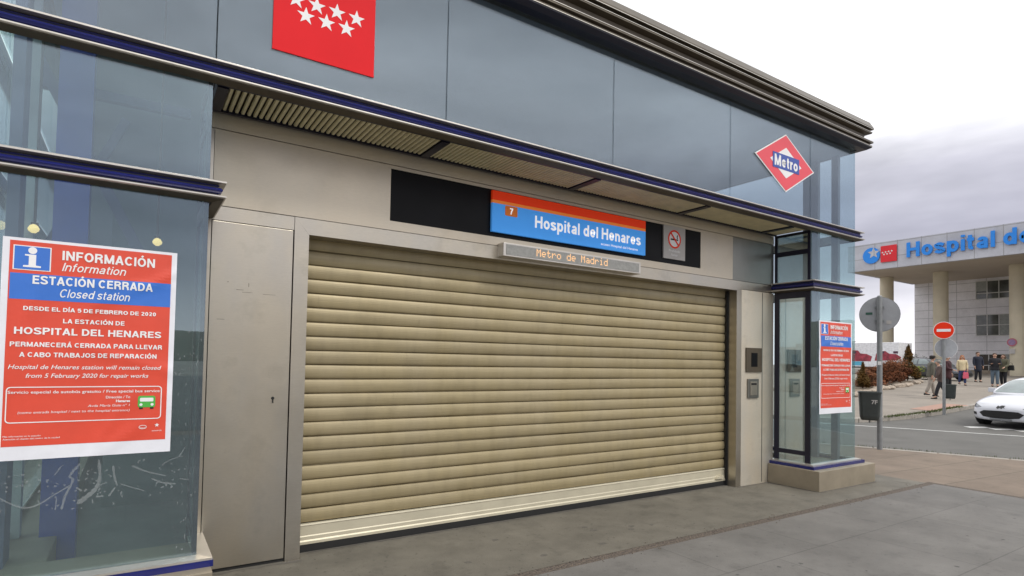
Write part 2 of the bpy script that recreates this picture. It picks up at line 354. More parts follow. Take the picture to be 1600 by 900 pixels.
def ring(mb, outer, inner, t, mapf):
    n = len(outer); vs = [mapf(*p, t) for p in outer]+[mapf(*p, t) for p in inner]+[mapf(*p, 0) for p in outer]+[mapf(*p, 0) for p in inner]
    fs = []
    for i in range(n):
        j = (i+1) % n; fs += [(i, j, j+n, i+n), (i, j, j+2*n, i+2*n), (i+n, j+n, j+3*n, i+3*n)]
    mb.add(vs, fs); return mb
# ---- a plain grotesque drawn with strokes (cap height 1)
def _arc(cx, cy, rx, ry, a0, a1, n=12): return [(cx+rx*math.cos(R(a0+(a1-a0)*i/n)), cy+ry*math.sin(R(a0+(a1-a0)*i/n))) for i in range(n+1)]
def _cat(P, n=4):
    o = []; Q = [P[0]]+P+[P[-1]]
    for i in range(1, len(Q)-2):
        for k in range(n):
            t = k/n; o.append(tuple(.5*((2*Q[i][c])+(-Q[i-1][c]+Q[i+1][c])*t+(2*Q[i-1][c]-5*Q[i][c]+4*Q[i+1][c]-Q[i+2][c])*t*t+(-Q[i-1][c]+3*Q[i][c]-3*Q[i+1][c]+Q[i+2][c])*t**3) for c in (0, 1)))
    return o+[P[-1]]
def glyph(ch, t):
    h = t/2; X = .73; acc = {'Ó': 'O', 'Í': 'I', 'Á': 'A', 'ó': 'o', 'ú': 'u'}
    if ch in acc:
        w, st_ = glyph(acc[ch], t); top = 1.08 if ch.isupper() else .82; return w, st_+[[(w/2-.03, top), (w/2+.12, top+.17)]]
    V_ = lambda x, a=0, b=1: [(x, a), (x, b)]
    H_ = lambda y, a, b: [(a, y), (b, y)]
    S_ = lambda w, k: _cat([(w*.90, k*.76), (w*.80, k-h*1.6), (w*.5, k-h), (w*.2, k-h*1.6), (w*.13, k*.74), (w*.25, k*.58), (w*.7, k*.44), (w*.88, k*.28), (w*.8, h*1.6), (w*.5, h), (w*.18, h*1.6), (w*.08, k*.26)])
    G = {
     'A': (.72, [[(h*.7, 0), (.36, 1)], [(.36, 1), (.72-h*.7, 0)], H_(.30, .16, .56)]),
     'B': (.68, [V_(h), H_(1-h, h, .38)+_arc(.38, .76, .22, .24-h, 90, -90)+[(h, .52)], [(h, .521)]+H_(.52, .38, .4)+_arc(.40, .27, .26-h*.3, .25-h*.2, 90, -90)+[(h, h)]]),
     'C': (.74, [_arc(.38, .5, .38-h, .5-h, 42, 318, 22)]),
     'D': (.72, [V_(h), [(h, 1-h)]+_arc(.32, .5, .40-h, .5-h, 90, -90, 18)+[(h, h)]]),
     'E': (.62, [V_(h), H_(1-h, h, .60), H_(.52, h, .56), H_(h, h, .62)]), 'F': (.58, [V_(h), H_(1-h, h, .58), H_(.50, h, .52)]),
     'H': (.72, [V_(h), V_(.72-h), H_(.52, h, .72-h)]), 'I': (t, [V_(h)]),
     'J': (.52, [[(.52-h, 1), (.52-h, .28)]+_arc(.26, .28, .26-h, .28-h, 0, -180)]), 'L': (.56, [V_(h), H_(h, h, .56)]),
     'M': (.86, [V_(h), V_(.86-h), [(h, 1), (.43, .06)], [(.43, .06), (.86-h, 1)]]), 'N': (.72, [V_(h), V_(.72-h), [(h, .98), (.72-h, .02)]]),
     'O': (.78, [_arc(.39, .5, .39-h, .5-h, 0, 360, 28)]),
     'P': (.66, [V_(h), [(h, 1-h), (.40, 1-h)]+_arc(.40, .71, .26-h, .29-h, 90, -90)+[(h, .42)]]),
     'R': (.70, [V_(h), [(h, 1-h), (.40, 1-h)]+_arc(.40, .73, .27-h, .27-h, 90, -90)+[(h, .46)], [(.38, .46), (.56, .36), (.60, 0)]]),
     'S': (.66, [S_(.66, 1)]), 'T': (.62, [V_(.31), H_(1-h, 0, .62)]), 'V': (.68, [[(h*.7, 1), (.34, 0)], [(.34, 0), (.68-h*.7, 1)]]),
     '0': (.56, [_arc(.28, .5, .28-h, .5-h, 0, 360, 24)]), '2': (.56, [_arc(.28, .72, .28-h, .28-h, 165, -20)+[(h, h)], H_(h, h, .56)]),
     '5': (.56, [H_(1-h, .13, .52), [(.13, 1-h), (.08, .52)], _cat([(.08, .52), (.28, .64), (.48, .52), (.50, .28), (.30, h), (.06, .2)])]),
     '7': (.54, [H_(1-h, 0, .54), [(.50, 1-h), (.30, .5), (.20, 0)]]),
     'a': (.56, [_arc(.25, .215, .25-h, .215-h, 60, 300, 16), [(.25, .215*2-h), (.54-h, .42)], [(.25, h), (.54-h, .14)], _arc(.29, .50, .25-h, .23-h, 170, 0)+[(.54-h, 0)]]),
     'b': (.60, [V_(h), _arc(.31, X/2, .29-h, X/2-h, 0, 360, 20)]), 'c': (.54, [_arc(.29, X/2, .29-h, X/2-h, 45, 315, 18)]),
     'd': (.60, [V_(.60-h), _arc(.29, X/2, .29-h, X/2-h, 0, 360, 20)]), 'e': (.58, [[(h, .37), (.58-h, .37)]+_arc(.29, X/2, .29-h, X/2-h, 0, 318, 20)]),
     'f': (.34, [[(.14, 0), (.14, .78)]+_arc(.30, .78, .16, .22-h, 180, 85, 6), H_(X-h*.8, 0, .34)]), 'h': (.56, [V_(h), _arc(.28, .44, .28-h, X-h-.44, 180, 0)+[(.56-h, 0)]]),
     'i': (t, [V_(h, 0, X), V_(h, .86, 1)]), 'k': (.54, [V_(h), [(h, .28), (.46, X)], [(.22, .40), (.50, 0)]]), 'l': (t, [V_(h)]),
     'm': (.86, [V_(h, 0, X), _arc(.255, .46, .255-h, X-h-.46, 180, 0)+[(.51-h, 0)], _arc(.605, .46, .255-h, X-h-.46, 180, 0)+[(.86-h, 0)]]),
     'n': (.56, [V_(h, 0, X), _arc(.28, .44, .28-h, X-h-.44, 180, 0)+[(.56-h, 0)]]), 'o': (.60, [_arc(.30, X/2, .30-h, X/2-h, 0, 360, 22)]),
     'p': (.60, [V_(h, -.27, X), _arc(.31, X/2, .29-h, X/2-h, 0, 360, 20)]), 'r': (.37, [V_(h, 0, X), _arc(.33, .40, .33-h, X-h-.40, 180, 82, 8)]),
     's': (.52, [S_(.52, X)]), 't': (.34, [[(.14, .93), (.14, .18)]+_arc(.28, .18, .14, .18-h, 180, 275, 6), H_(X-h*.8, 0, .33)]),
     'u': (.56, [V_(.56-h, 0, X), [(h, X)]+_arc(.28, .29, .28-h, .29-h, 180, 360)]), 'y': (.54, [[(h*.7, X), (.28, .02)], [(.54-h*.7, X), (.24, -.2), (.06, -.24)]]),
    }
    return G[ch]
def gtext(mb, s, x, y, w, h, mapf, t=.17, ex=0, shear=0, align='L', gap=.115):
    cx = 0; strokes = []
    for ch in s:
        if ch == ' ': cx += .30; continue
        gw, st_ = glyph(ch, t)
        for p in st_: strokes.append([(a+cx, b) for a, b in p])
        cx += gw+gap
    tw = cx-gap; sx = w/tw if w else h; x0 = x-{'L': 0, 'C': w/2, 'R': w}[align]
    for i, P in enumerate(strokes):
        P = [p for k, p in enumerate(P) if k == 0 or math.dist(p, P[k-1]) > 1e-5]
        n = len(P); closed = math.dist(P[0], P[-1]) < 1e-4
        A, B = [], []
        for k in range(n):
            a = P[k-1] if k else (P[-2] if closed else P[0]); b = P[k+1] if k < n-1 else (P[1] if closed else P[-1])
            d1 = Vector((P[k][0]-a[0], P[k][1]-a[1])); d2 = Vector((b[0]-P[k][0], b[1]-P[k][1]))
            d1 = d1.normalized() if d1.length > 1e-6 else d2.normalized(); d2 = d2.normalized() if d2.length > 1e-6 else d1
            d = (d1+d2).normalized(); nn_ = Vector((-d.y, d.x)); mlen = t/2/max(.5, d.dot(d1))
            A.append((P[k][0]+nn_.x*mlen, P[k][1]+nn_.y*mlen)); B.append((P[k][0]-nn_.x*mlen, P[k][1]-nn_.y*mlen))
        f_ = lambda p, d: mapf(x0+p[0]*sx+shear*p[1]*h, y+p[1]*h, d)
        e_ = ex+(i % 9)*(.00006 if ex == 0 else .0015)
        o = [f_(p, e_) for p in A]+[f_(p, e_) for p in B]; fs = [(k, k+1, k+1+n, k+n) for k in range(n-1)]
        if ex:
            o += [f_(p, 0) for p in A]+[f_(p, 0) for p in B]
            for k in range(n-1): fs += [(k, k+1, k+1+2*n, k+2*n), (k+n, k+1+n, k+1+3*n, k+3*n)]
            if not closed: fs += [(0, n, 3*n, 2*n), (n-1, 2*n-1, 4*n-1, 3*n-1)]
        mb.add(o, fs)
    return mb
#SPLIT
# ------------------------------------------------------------------ terrain, roads, pavements
def T(x, y):
    q = .92*x+.39*y
    return 0 if q < 20.3 else (.031*(q-20.3) if q < 45 else min(.766+.014*(q-45), 1.6))
def on_far(x, y, d): return (x, y, T(x, y)+d)
def sheet(name, poly, z, material, step=None, skirt=0):
    mb = MB()
    bm = bmesh.new(); vs = [bm.verts.new((x, y, 0)) for x, y in poly]; bm.faces.new(vs)
    bmesh.ops.triangulate(bm, faces=bm.faces[:])
    if step:
        lo_x = min(p[0] for p in poly); hi_x = max(p[0] for p in poly); lo_y = min(p[1] for p in poly); hi_y = max(p[1] for p in poly)
        d = Vector((.92, .39, 0)); q = 18
        for q in [20.3, 45]+list(range(21, 100, step)):
            bmesh.ops.bisect_plane(bm, geom=bm.verts[:]+bm.edges[:]+bm.faces[:], plane_co=d*q/d.length_squared, plane_no=d)
    for v in bm.verts: v.co.z = z(v.co.x, v.co.y) if callable(z) else z
    if skirt:
        r = bmesh.ops.extrude_face_region(bm, geom=bm.faces[:])
        for v in r['geom']:
            if isinstance(v, bmesh.types.BMVert): v.co.z -= skirt
    bmesh.ops.recalc_face_normals(bm, faces=bm.faces)
    me = bpy.data.meshes.new(name); bm.to_mesh(me); bm.free()
    return structure(link(name, me, material))
# one ground sheet out to the horizon
gm = MB(); rings = [0, 6, 12, 18, 24, 30, 36, 42, 48, 54, 60, 70, 85, 110, 150, 250, 450, 900]; nn = 72
gm.v.append((0, 0, -.4))
for r_ in rings[1:]:
    for k in range(nn):
        a = 2*math.pi*k/nn; x, y = r_*math.cos(a), r_*math.sin(a); gm.v.append((x, y, T(x, y)-.4))
for k in range(nn): gm.f.append((0, 1+k, 1+(k+1) % nn))
for i in range(len(rings)-2):
    for k in range(nn):
        a = 1+i*nn+k; b = 1+i*nn+(k+1) % nn; gm.f.append((a, a+nn, b+nn, b))
structure(gm.build('ground', 'ground', smooth=True))
RD = Vector((.4, -.9165)); NE = Vector((12.0, 5.6))           # near kerb of the road
def along(p, t): q = Vector(p)+RD*t; return (q.x, q.y)
plaza_poly = [(-40, -40), along(NE, 40), along(NE, -60), (-40, 60)]
sheet('plaza_base', plaza_poly, 0.0, 'pink', skirt=.45)
sheet('plaza_paving', [(-38, -4.5), (9.0, -4.5), (9.0, 3.44), (-38, 3.44)], .004, 'plaza')
sheet('added_asphalt', [(-38, -38), (24, -38), (14.5, -5.2), (-38, -5.2)], .006, 'asphalt')  # unseen asphalt invented behind the camera, to darken reflections in the steel
sheet('apron', [(-5, 3.535), (9.0, 3.535), (9.02, 4.25), (8.6, 4.6), (8.6, 11.4), (-5, 11.4)], .004, 'apron')
sheet('drain_channel', [(-38, 3.42), (9.0, 3.42), (9.0, 3.55), (-38, 3.55)], .002, 'drain')
sheet('drain_edge', [(9.0, 3.55), (9.0, -38), (9.11, -38), (9.11, 3.55)], .003, 'drain')
sheet('road', [along(NE, 60), along(NE, -60), (17.6-27.5, 9.5+63), along((17.2, 9.6), 0), (17.4, 9.3), (18.2, 8.92), (20.7, 8.45), (25.9, 8.66), (34, 9.0), (54, 9.2), (54, 1.5), (30, .2), (22.5, -2.0), along((21.5, -3.2), 55)],
      lambda x, y: T(x, y)-.118, 'asphalt', 3)
far_edge = [(17.2-26, 9.6+60), (17.2, 9.6), (17.5, 9.2), (18.2, 8.92), (19.4, 8.62), (20.7, 8.45), (23, 8.48), (25.9, 8.66), (34, 9.0), (54, 9.2), (100, 9.4), (100, 75)]
sheet('far_pavement', far_edge, lambda x, y: T(x, y)+.0, 'far_pave', 3, skirt=.5)
kb = MB()
for i in range(1, 9):
    a = Vector(far_edge[i]); b = Vector(far_edge[i+1]); n = max(1, int((b-a).length/1.0))
    d = (b-a)/n; w = Vector((d.y, -d.x)).normalized()*.17
    for k in range(n):
        p = a+d*k+d*.01; q = a+d*(k+1)-d*.01; zz = [T(*p)+.006, T(*q)+.006]
        kb.add([(p.x+w.x*.1, p.y+w.y*.1, zz[0]-.15), (q.x+w.x*.1, q.y+w.y*.1, zz[1]-.15), (q.x-w.x, q.y-w.y, zz[1]-.15), (p.x-w.x, p.y-w.y, zz[0]-.15),
                (p.x+w.x*.1, p.y+w.y*.1, zz[0]), (q.x+w.x*.1, q.y+w.y*.1, zz[1]), (q.x-w.x, q.y-w.y, zz[1]), (p.x-w.x, p.y-w.y, zz[0])],
               [(3,2,1,0),(4,5,6,7),(0,1,5,4),(1,2,6,5),(2,3,7,6),(3,0,4,7)])
structure(kb.build('far_kerb', 'kerb', bevel=.012))
kb = MB()
for k in range(-12, 14):
    p = Vector(NE)+RD*(k*1.0+.01)+Vector((-.14, -.06)); q = p+RD*.98; w = Vector((.9165, .4))*.14
    kb.add([(p.x, p.y, -.12), (q.x, q.y, -.12), (q.x+w.x, q.y+w.y, -.12), (p.x+w.x, p.y+w.y, -.12), (p.x, p.y, .006), (q.x, q.y, .006), (q.x+w.x, q.y+w.y, .006), (p.x+w.x, p.y+w.y, .006)],
           [(3,2,1,0),(4,5,6,7),(0,1,5,4),(1,2,6,5),(2,3,7,6),(3,0,4,7)])
structure(kb.build('near_kerb', 'kerb', bevel=.012))
mk = MB()
def stripe(p, q, w):
    p = Vector(p); q = Vector(q); d = (q-p).normalized(); n = Vector((-d.y, d.x))*w/2
    mk.add([*((a.x+k*n.x, a.y+k*n.y, T(a.x+k*n.x, a.y+k*n.y)-.112) for a, k in ((p, -1), (q, -1), (q, 1), (p, 1)))], [(0, 1, 2, 3)])
stripe(along((17.2, 8.44), -40), (17.2, 8.44), .13); stripe((17.2, 8.44), (18.69, 5.2), .13); stripe((18.69, 5.2), along((18.69, 5.2), 30), .13)
for i in range(8):
    c = Vector((19.75, 6.75))+Vector((.12, -.52))*i*1.02
    stripe(c-Vector((.0, .0)), c+Vector((.42, -.34)), .3)
structure(mk.build('road_markings', 'paint'))
sheet('tactile_paving', [(22.4, 8.53), (25.6, 8.66), (25.6, 9.5), (22.4, 9.3)], lambda x, y: T(x, y)+.008, mat('tactile_tiles', (.36, .22, .17), .85, 0, .1, 6), 6)
sheet('planting_bed', [(25.1, 12.9), (31.0, 14.3), (37.3, 15.4), (39.5, 16.2), (40, 19), (36, 20), (26, 17)], lambda x, y: T(x, y)+.05, 'soil', 6, skirt=.06)
gb = MB()
for i in range(900):
    t = random.random(); x = 19.2+t*5.6; y = 8.62-.12*math.sin(t*3)+random.gauss(0, .05); h = .03+.06*random.random()
    if x > 23: y += .05
    a = random.random()*6.28; dx, dy = .012*math.cos(a), .012*math.sin(a)
    gb.add([(x-dx, y-dy, T(x, y)), (x+dx, y+dy, T(x, y)), (x+random.gauss(0, .02), y-.02, T(x, y)+h)], [(0, 1, 2)])
for i in range(380):
    t = random.gauss(.4, 2.4); p = Vector(NE)+RD*t; x = p.x+.02+random.gauss(0, .012); y = p.y+random.gauss(0, .012); h = .02+.03*random.random()
    a = random.random()*6.28; dx, dy = .008*math.cos(a), .008*math.sin(a)
    gb.add([(x-dx, y-dy, -.02), (x+dx, y+dy, -.02), (x+random.gauss(0, .02), y, .0+h)], [(0, 1, 2)])
g_ = gb.build('kerb_grass', 'grass'); g_['kind'] = 'stuff'; g_['label'] = 'short green grass growing along the kerb joints'
# low hills closing the horizon behind and beside the station (seen in its glass and steel)
hm = MB(); nh = 90
for i in range(nh+1):
    a = R(130+260*i/nh)   # from west round by south to east
    hgt = 9+5*math.sin(i*.37)+3*math.sin(i*.91+1)+1.5*random.random()
    ease = min(1, min(i, nh-i)/8)
    for d, f in ((170, 0), (185, .45), (205, .8), (235, 1), (300, .6), (380, 0)):
        x, y = d*math.cos(a), d*math.sin(a)
        hm.v.append((x, y, T(x, y)-.3+hgt*f*ease*(1+.15*random.random())))
for i in range(nh):
    for j in range(5):
        a = i*6+j; hm.f.append((a, a+6, a+7, a+1))
structure(hm.build('hills', 'hill', smooth=True))
#SPLIT
# ------------------------------------------------------------------ metro entrance building
XL, XR, YG, YB = -.70, 8.29, 4.10, 11.0
KL, KR = .38, 7.21           # inner sides of the two glass corner bays
YF, YS = 4.62, 4.79          # steel face, shutter
st = thing('metro_entrance', 'steel and glass metro station entrance with closed tan roller shutter', 'station entrance', (3.79, 4.62, 0))
st_inv = Vector((-3.79, -4.62, 0))
def part(mb, name, m_, parent=None, **k):
    o = mb.build(name, m_, parent or st, **k)
    if parent is None: o.location = st_inv
    return o
outline = [(XL, YB), (XL, YG), (XR, YG), (XR, YB)]
# roof with stepped cornice
roof = MB().sweep(outline, [(-.06, 4.545), (.10, 4.545), (.15, 4.575), (.15, 4.59), (.115, 4.597), (.115, 4.615), (.16, 4.622), (.16, 4.64), (.10, 4.655), (.075, 4.70), (.085, 4.745), (.15, 4.758), (.15, 4.775), (.11, 4.782), (.11, 4.802), (.165, 4.81), (.165, 4.835), (.13, 4.915), (-.06, 4.915)])
roof.box(XL+.06, XR-.06, YG+.06, YB-.01, 4.60, 4.905)
ro = part(roof, 'roof', 'alu')
groove = MB(); lips = MB()
for z0, z1, o_ in ((4.5975, 4.6215, .117), (4.7755, 4.8095, .112)):
    groove.sweep(outline, [(o_, z0), (o_+.003, z0), (o_+.003, z1), (o_, z1)])
for z, o_ in ((4.5755, .1505), (4.6405, .1605), (4.7750, .1505), (4.8115, .1655)):
    lips.sweep(outline, [(o_, z-.0015), (o_+.004, z-.0015), (o_+.004, z+.0035), (o_, z+.0035)])
for z in (4.6095, 4.792): lips.sweep(outline, [(.121, z-.003), (.130, z-.0022), (.133, z), (.130, z+.0022), (.121, z+.003)])
part(groove, 'cornice_groove', 'navy_dark', ro); part(lips, 'cornice_lip', 'alu_light', ro)
part(MB().sweep(outline, [(.014, 4.535), (.100, 4.535), (.148, 4.563), (.148, 4.573), (.098, 4.5435), (.014, 4.5435)]), 'cornice_underside', 'navy_dark', ro)  # dark strip under the cornice, its shadow put into the colour
part(MB().box(XL+.05, XR-.05, YG+.05, YB-.05, 4.50, 4.59), 'ceiling', 'ceiling')
# ledges: two pale lips with a navy channel and tube between
def ledge(path, z0, z1, o_):
    h = z1-z0; lip = .014
    mb = MB().sweep(path, [(0.004, z0), (o_*.9, z0), (o_, z0+.006), (o_, z0+lip), (o_*.45, z0+lip+.004), (o_*.45, z1-lip-.004), (o_, z1-lip), (o_, z1-.004), (o_*.92, z1), (0.004, z1)])
    l_ = part(mb, 'ledge', 'alu_light')
    zc = (z0+z1)/2; c = MB()
    c.sweep(path, [(o_*.45+.001, z0+lip+.004), (o_*.45+.004, z0+lip+.004), (o_*.45+.004, z1-lip-.004), (o_*.45+.001, z1-lip-.004)])
    part(c, 'ledge_channel', 'navy_dark', l_); c = MB()
    for zz, rad in ((zc-.004, .019), (zc+h*.24, .006)):
        c.sweep(path, [(o_*.45+.002, zz-rad), (o_*.45+rad*1.0, zz-rad*.8), (o_*.45+rad*1.5, zz), (o_*.45+rad*1.0, zz+rad*.8), (o_*.45+.002, zz+rad)])
    part(c, 'ledge_tube', 'navy', l_)
    part(MB().sweep(path, [(.01, z0-.02), (o_*.85, z0-.004), (o_*.85, z0-.001), (.01, z0-.001)]), 'ledge_underside', 'alu_brown', l_)
    return l_
ledge(outline, 3.285, 3.395, .085)
ledge([(XL, YB), (XL, YG), (KL, YG), (KL, YF-.004)], 2.525, 2.635, .085)
ledge([(KR, YF-.004), (KR, YG), (XR, YG), (XR, YB)], 2.525, 2.635, .085)
# plinths with sill
for pth, inner in (([(XL, YB), (XL, YG), (KL, YG), (KL, YF)], 'L'), ([(KR, YF), (KR, YG), (XR, YG), (XR, YB)], 'R')):
    ix = .07 if inner == 'L' else .125
    x0, x1 = (XL-.17, KL+ix) if inner == 'L' else (KR-ix, XR+.17)
    pl = part(MB().box(x0, x1, YG-.175, YF-.005 if 0 else 4.615, -.002, .25).box(XL-.17 if inner == 'L' else XR-.3, (XL+.3) if inner == 'L' else x1, 4.6151, YB, -.002, .25), 'plinth', 'plinth', bevel=.008)
    part(MB().sweep(pth, [(.02, .2501), (.082, .2501), (.082, .288), (.02, .288)]), 'sill_strip', 'navy', pl)
    part(MB().sweep(pth, [(-.02, .289), (.078 if inner == 'L' else .05, .289), (.078 if inner == 'L' else .05, .302), (.0, .31), (-.02, .31)]), 'sill', 'alu_light', pl)
# front glass panes
ZU0, ZU1 = 3.397, 4.542
js = [XL+.004, .388, 2.016, 3.79, 5.563, 7.18, XR-.004]
for a, b in zip(js[:-1], js[1:]):
    part(MB().box(a+.004, b-.004, YG, YG+.012, ZU0, ZU1), 'window_pane', 'glass_up')
part(MB().box(XL+.012, KL-.004, YG, YG+.012, 2.637, 3.283), 'window_pane', 'glass_k')
gl_ = part(MB().box(XL+.012, KL-.004, YG, YG+.012, .312, 2.523), 'window_pane', 'glass_k')
part(MB().box(KR+.004, XR-.012, YG, YG+.012, 2.637, 3.283), 'window_pane', 'glass_k')
part(MB().box(KR+.004, XR-.012, YG, YG+.012, .312, 2.523), 'window_pane', 'glass_k')
for x0, x1 in ((XR-.012, XR), (XL, XL+.012)):
    for ya, yb in ((YG+.004, 4.68), (4.69, 6.8), (6.81, 8.9), (8.91, YB-.01)):
        for za, zb in ((.312, 2.523), (2.637, 3.283), (ZU0, ZU1)):
            part(MB().box(x0, x1, ya, yb, za, zb), 'window_pane', 'glass_end')
# return sides of the bays: door leaf with navy frame
for x0, x1 in ((KL-.03, KL), (KR, KR+.03)):
    f = MB()
    for ya, yb, za, zb in ((4.545, 4.61, .312, 2.523), (4.118, 4.185, .312, 2.523), (4.186, 4.544, 2.425, 2.523), (4.186, 4.544, .40, .455), (4.118, 4.155, 2.637, 3.283), (4.575, 4.61, 2.637, 3.283), (4.156, 4.574, 2.99, 3.05), (4.156, 4.574, 3.25, 3.283)):
        f.box(x0+.002, x1-.002, ya, yb, za, zb)
    fr = part(f, 'side_frame', 'navy_dark')
    g = MB(); xm = (x0+x1)/2
    for ya, yb, za, zb in ((4.187, 4.543, .456, 2.424), (4.187, 4.543, .312, .399), (4.157, 4.573, 2.637, 2.989), (4.157, 4.573, 3.051, 3.249)): g.box(xm-.005, xm+.005, ya, yb, za, zb)
    part(g, 'side_glazing', glass('door_glass', (.66, .76, .76), .42, 0, .05, (.86, .94, .96)) if x0 > 1 else 'glass_k', fr)
# posts on the end walls, inside the glass
for sx in (0, 1):
    x0 = XR-.10 if sx else XL+.04
    for ya, yb in ((4.285, 4.375), (4.57, 4.79), (7.0, 7.15), (9.0, 9.15)):
        if not sx and (ya < 4.5 or ya > 6.9): continue
        part(MB().box(x0, x0+.06, ya, yb, .05, 4.50), 'end_post', mat('end_post_paint', (.13, .14, .165), .5) if sx else 'in_brace')
part(MB().box(-.735+.06, -.64+.03, 5.26, 5.36, .05, 4.5), 'interior_post', 'in_post')
part(MB().box(-.50, -.295, 5.22, 5.42, .05, 4.5), 'blue_column', 'in_blue')
def bar(mb, a, b, w):
    a = Vector(a); b = Vector(b); mb.tube([a, b], w, 4)
for a_, b_, w_ in (((-.68, 5.6, 3.80), (.18, 5.6, 2.05), .055), ((-.66, 5.72, 3.62), (.36, 5.72, 3.62), .05), ((-.66, 5.85, 2.2), (-.1, 5.85, 3.5), .045), ((7.3, 6.6, 3.62), (8.2, 6.6, 3.62), .05), ((7.3, 6.6, 2.9), (8.2, 6.6, 3.0), .02)):
    bb = MB(); bar(bb, a_, b_, w_); part(bb, 'brace', 'in_brace')
# interior
part(MB().box(XL+.02, XR-.02, YF+.3, YB-.1, -.02, .05).box(XL+.02, KL-.05, YG+.02, YF+.299, -.02, .05).box(KR+.05, XR-.02, YG+.02, YF+.299, -.02, .05), 'interior_floor', 'in_floor')
part(MB().box(XL+.02, XR-.02, YB-.09, YB, .02, 4.49), 'back_wall', 'interior')
part(MB().box(-.2, 1.9, 6.9, 7.0, .05, 3.2), 'partition', 'teal')
part(MB().box(KL+.002, KR-.002, 4.86, 5.0, 0.0, 3.38).box(KL+.002, KL+.05, 4.66, 4.859, 0, 3.38).box(KR-.05, KR-.002, 4.66, 4.859, 0, 3.38).box(KL+.05, KR-.05, YF+.042, 4.859, 2.53, 3.38), 'entrance_wall', 'dark')
part(MB().box(KL+.01, KR-.01, YG+.02, 4.86, 3.381, 3.396), 'soffit_deck', 'interior')
# corrugated soffit panels between navy bars
ZS = 3.288; dv = [.44, 2.05, 3.66, 5.27, 6.88]
for a, b in zip(dv, dv[1:]+[KR-.01]):
    x0, x1 = a+.035, b-.035 if b < 7 else b; n = max(4, int((x1-x0)/.040)); mb = MB(); w = (x1-x0)/n
    for i in range(n):
        xa, xb_ = x0+w*(i+.16), x0+w*(i+.84)
        mb.prism([(xa, ZS+.014), (xa+w*.12, ZS), (xb_-w*.12, ZS), (xb_, ZS+.014)], YF-YG-.115, lambda x, z, d: (x, YG+.062+d, z))
    so = part(mb, 'soffit_panel', 'soffit')
fb = MB()
for a in dv: fb.box(a-.034, a+.034, YG+.058, YF-.048, ZS-.012, ZS+.06)
fb.box(KL+.02, KR-.01, YG+.022, YG+.057, ZS-.004, ZS+.06).box(KL+.02, KR-.01, YF-.047, YF-.022, ZS-.014, ZS+.06)
part(fb, 'soffit_frame', 'navy_dark')
part(MB().box(KL+.02, KR-.01, YG+.058, YF-.048, ZS+.0605, ZS+.075), 'soffit_backing', 'alu_brown')
# steel cladding
g2 = .003
cl = MB()
part(MB().box(KL+.004, KR-.004, YF, YF+.04, 3.168+g2, 3.285), 'cladding_strip', 'steel_lintel')
part(MB().box(.447, 1.776-.004, YF, YF+.04, 2.615+g2, 3.168-g2).box(1.7721, 6.33, YF, YF+.04, 2.615+g2, 2.696).box(1.7721, 6.33, YF, YF+.04, 3.137, 3.168-g2).box(5.711, 6.33, YF, YF+.04, 2.6961, 3.1369), 'lintel_panel', 'steel_lintel')
part(MB().box(6.333, KR-.006, YF+.001, YF+.04, 2.615+g2, 3.168-g2), 'corner_panel', 'steel_dark')  # darker steel than the lintel; the panel's shading is put into the colour
part(MB().box(KL+.004, .444, YF+.002, YF+.04, .0, 3.165), 'edge_trim', 'steel')
part(MB().box(1.7725, 5.7105, YF+.006, YF+.04, 2.6965, 3.1365), 'sign_panel', 'black')
# shutter frame with mitred corners
FO0, FI0, FI1, FO1, ZFI, ZFO = 1.012, 1.12, 6.41, 6.51, 2.487, 2.612
fr = MB()
def fp(pts): fr.prism(pts, .17, lambda x, y, d: (x, YF-.004+d, y))
fp([(FO0, 0), (FI0, 0), (FI0, ZFI), (FO0, ZFO)]); fp([(FO0, ZFO+.0), (FI0, ZFI+.0012), (FI1, ZFI+.0012), (FO1, ZFO)]); fp([(FI1, 0), (FO1, 0), (FO1, ZFO-.001), (FI1, ZFI-.001)])
part(fr, 'shutter_frame', 'steel')
part(MB().box(.447, FO0-.003, YF, YF+.04, 2.508+g2, 2.615-g2), 'door_head', 'steel')
part(MB().box(6.513, KR-.006, YF, YF+.04, 2.51+g2, 2.615-g2), 'door_head', 'steel')
dr = part(MB().box(.449, FO0-.008, YF+.003, YF+.04, .03, 2.505), 'access_door', 'steel', bevel=.002)
part(MB().lathe([(.012, 0), (.012, .006), (.004, .007)], (.893, 4.6225, 1.23), 14, 'Y').box(.889, .897, 4.613, 4.6165, 1.195, 1.222), 'lock', 'dark', dr)
part(MB().box(.447, FO0-.003, YF+.014, YF+.04, .004, .028), 'door_threshold', 'dark')
sp_ = part(MB().box(6.513, KR-.006, YF+.001, YF+.04, .002, 2.507), 'side_panel', 'steel_side')
part(MB().box(6.95, 6.962, YF-.0025, YF+.0008, .02, 2.50), 'panel_seam', 'steel_dark', sp_)
# rub marks on the door
sc_ = MB()
for x, z, w, h in ((.62, 2.02, .05, .004), (.70, 2.045, .005, .03), (.66, 2.005, .07, .003), (.80, 2.00, .09, .003), (.50, 1.80, .05, .004), (.56, 2.07, .008, .008)):
    sc_.add([(x, YF+.0022, z), (x+w, YF+.0022, z+h*.2), (x+w, YF+.0022, z+h), (x, YF+.0022, z+h)], [(0, 1, 2, 3)])
part(sc_, 'scuff', 'scuff', dr)
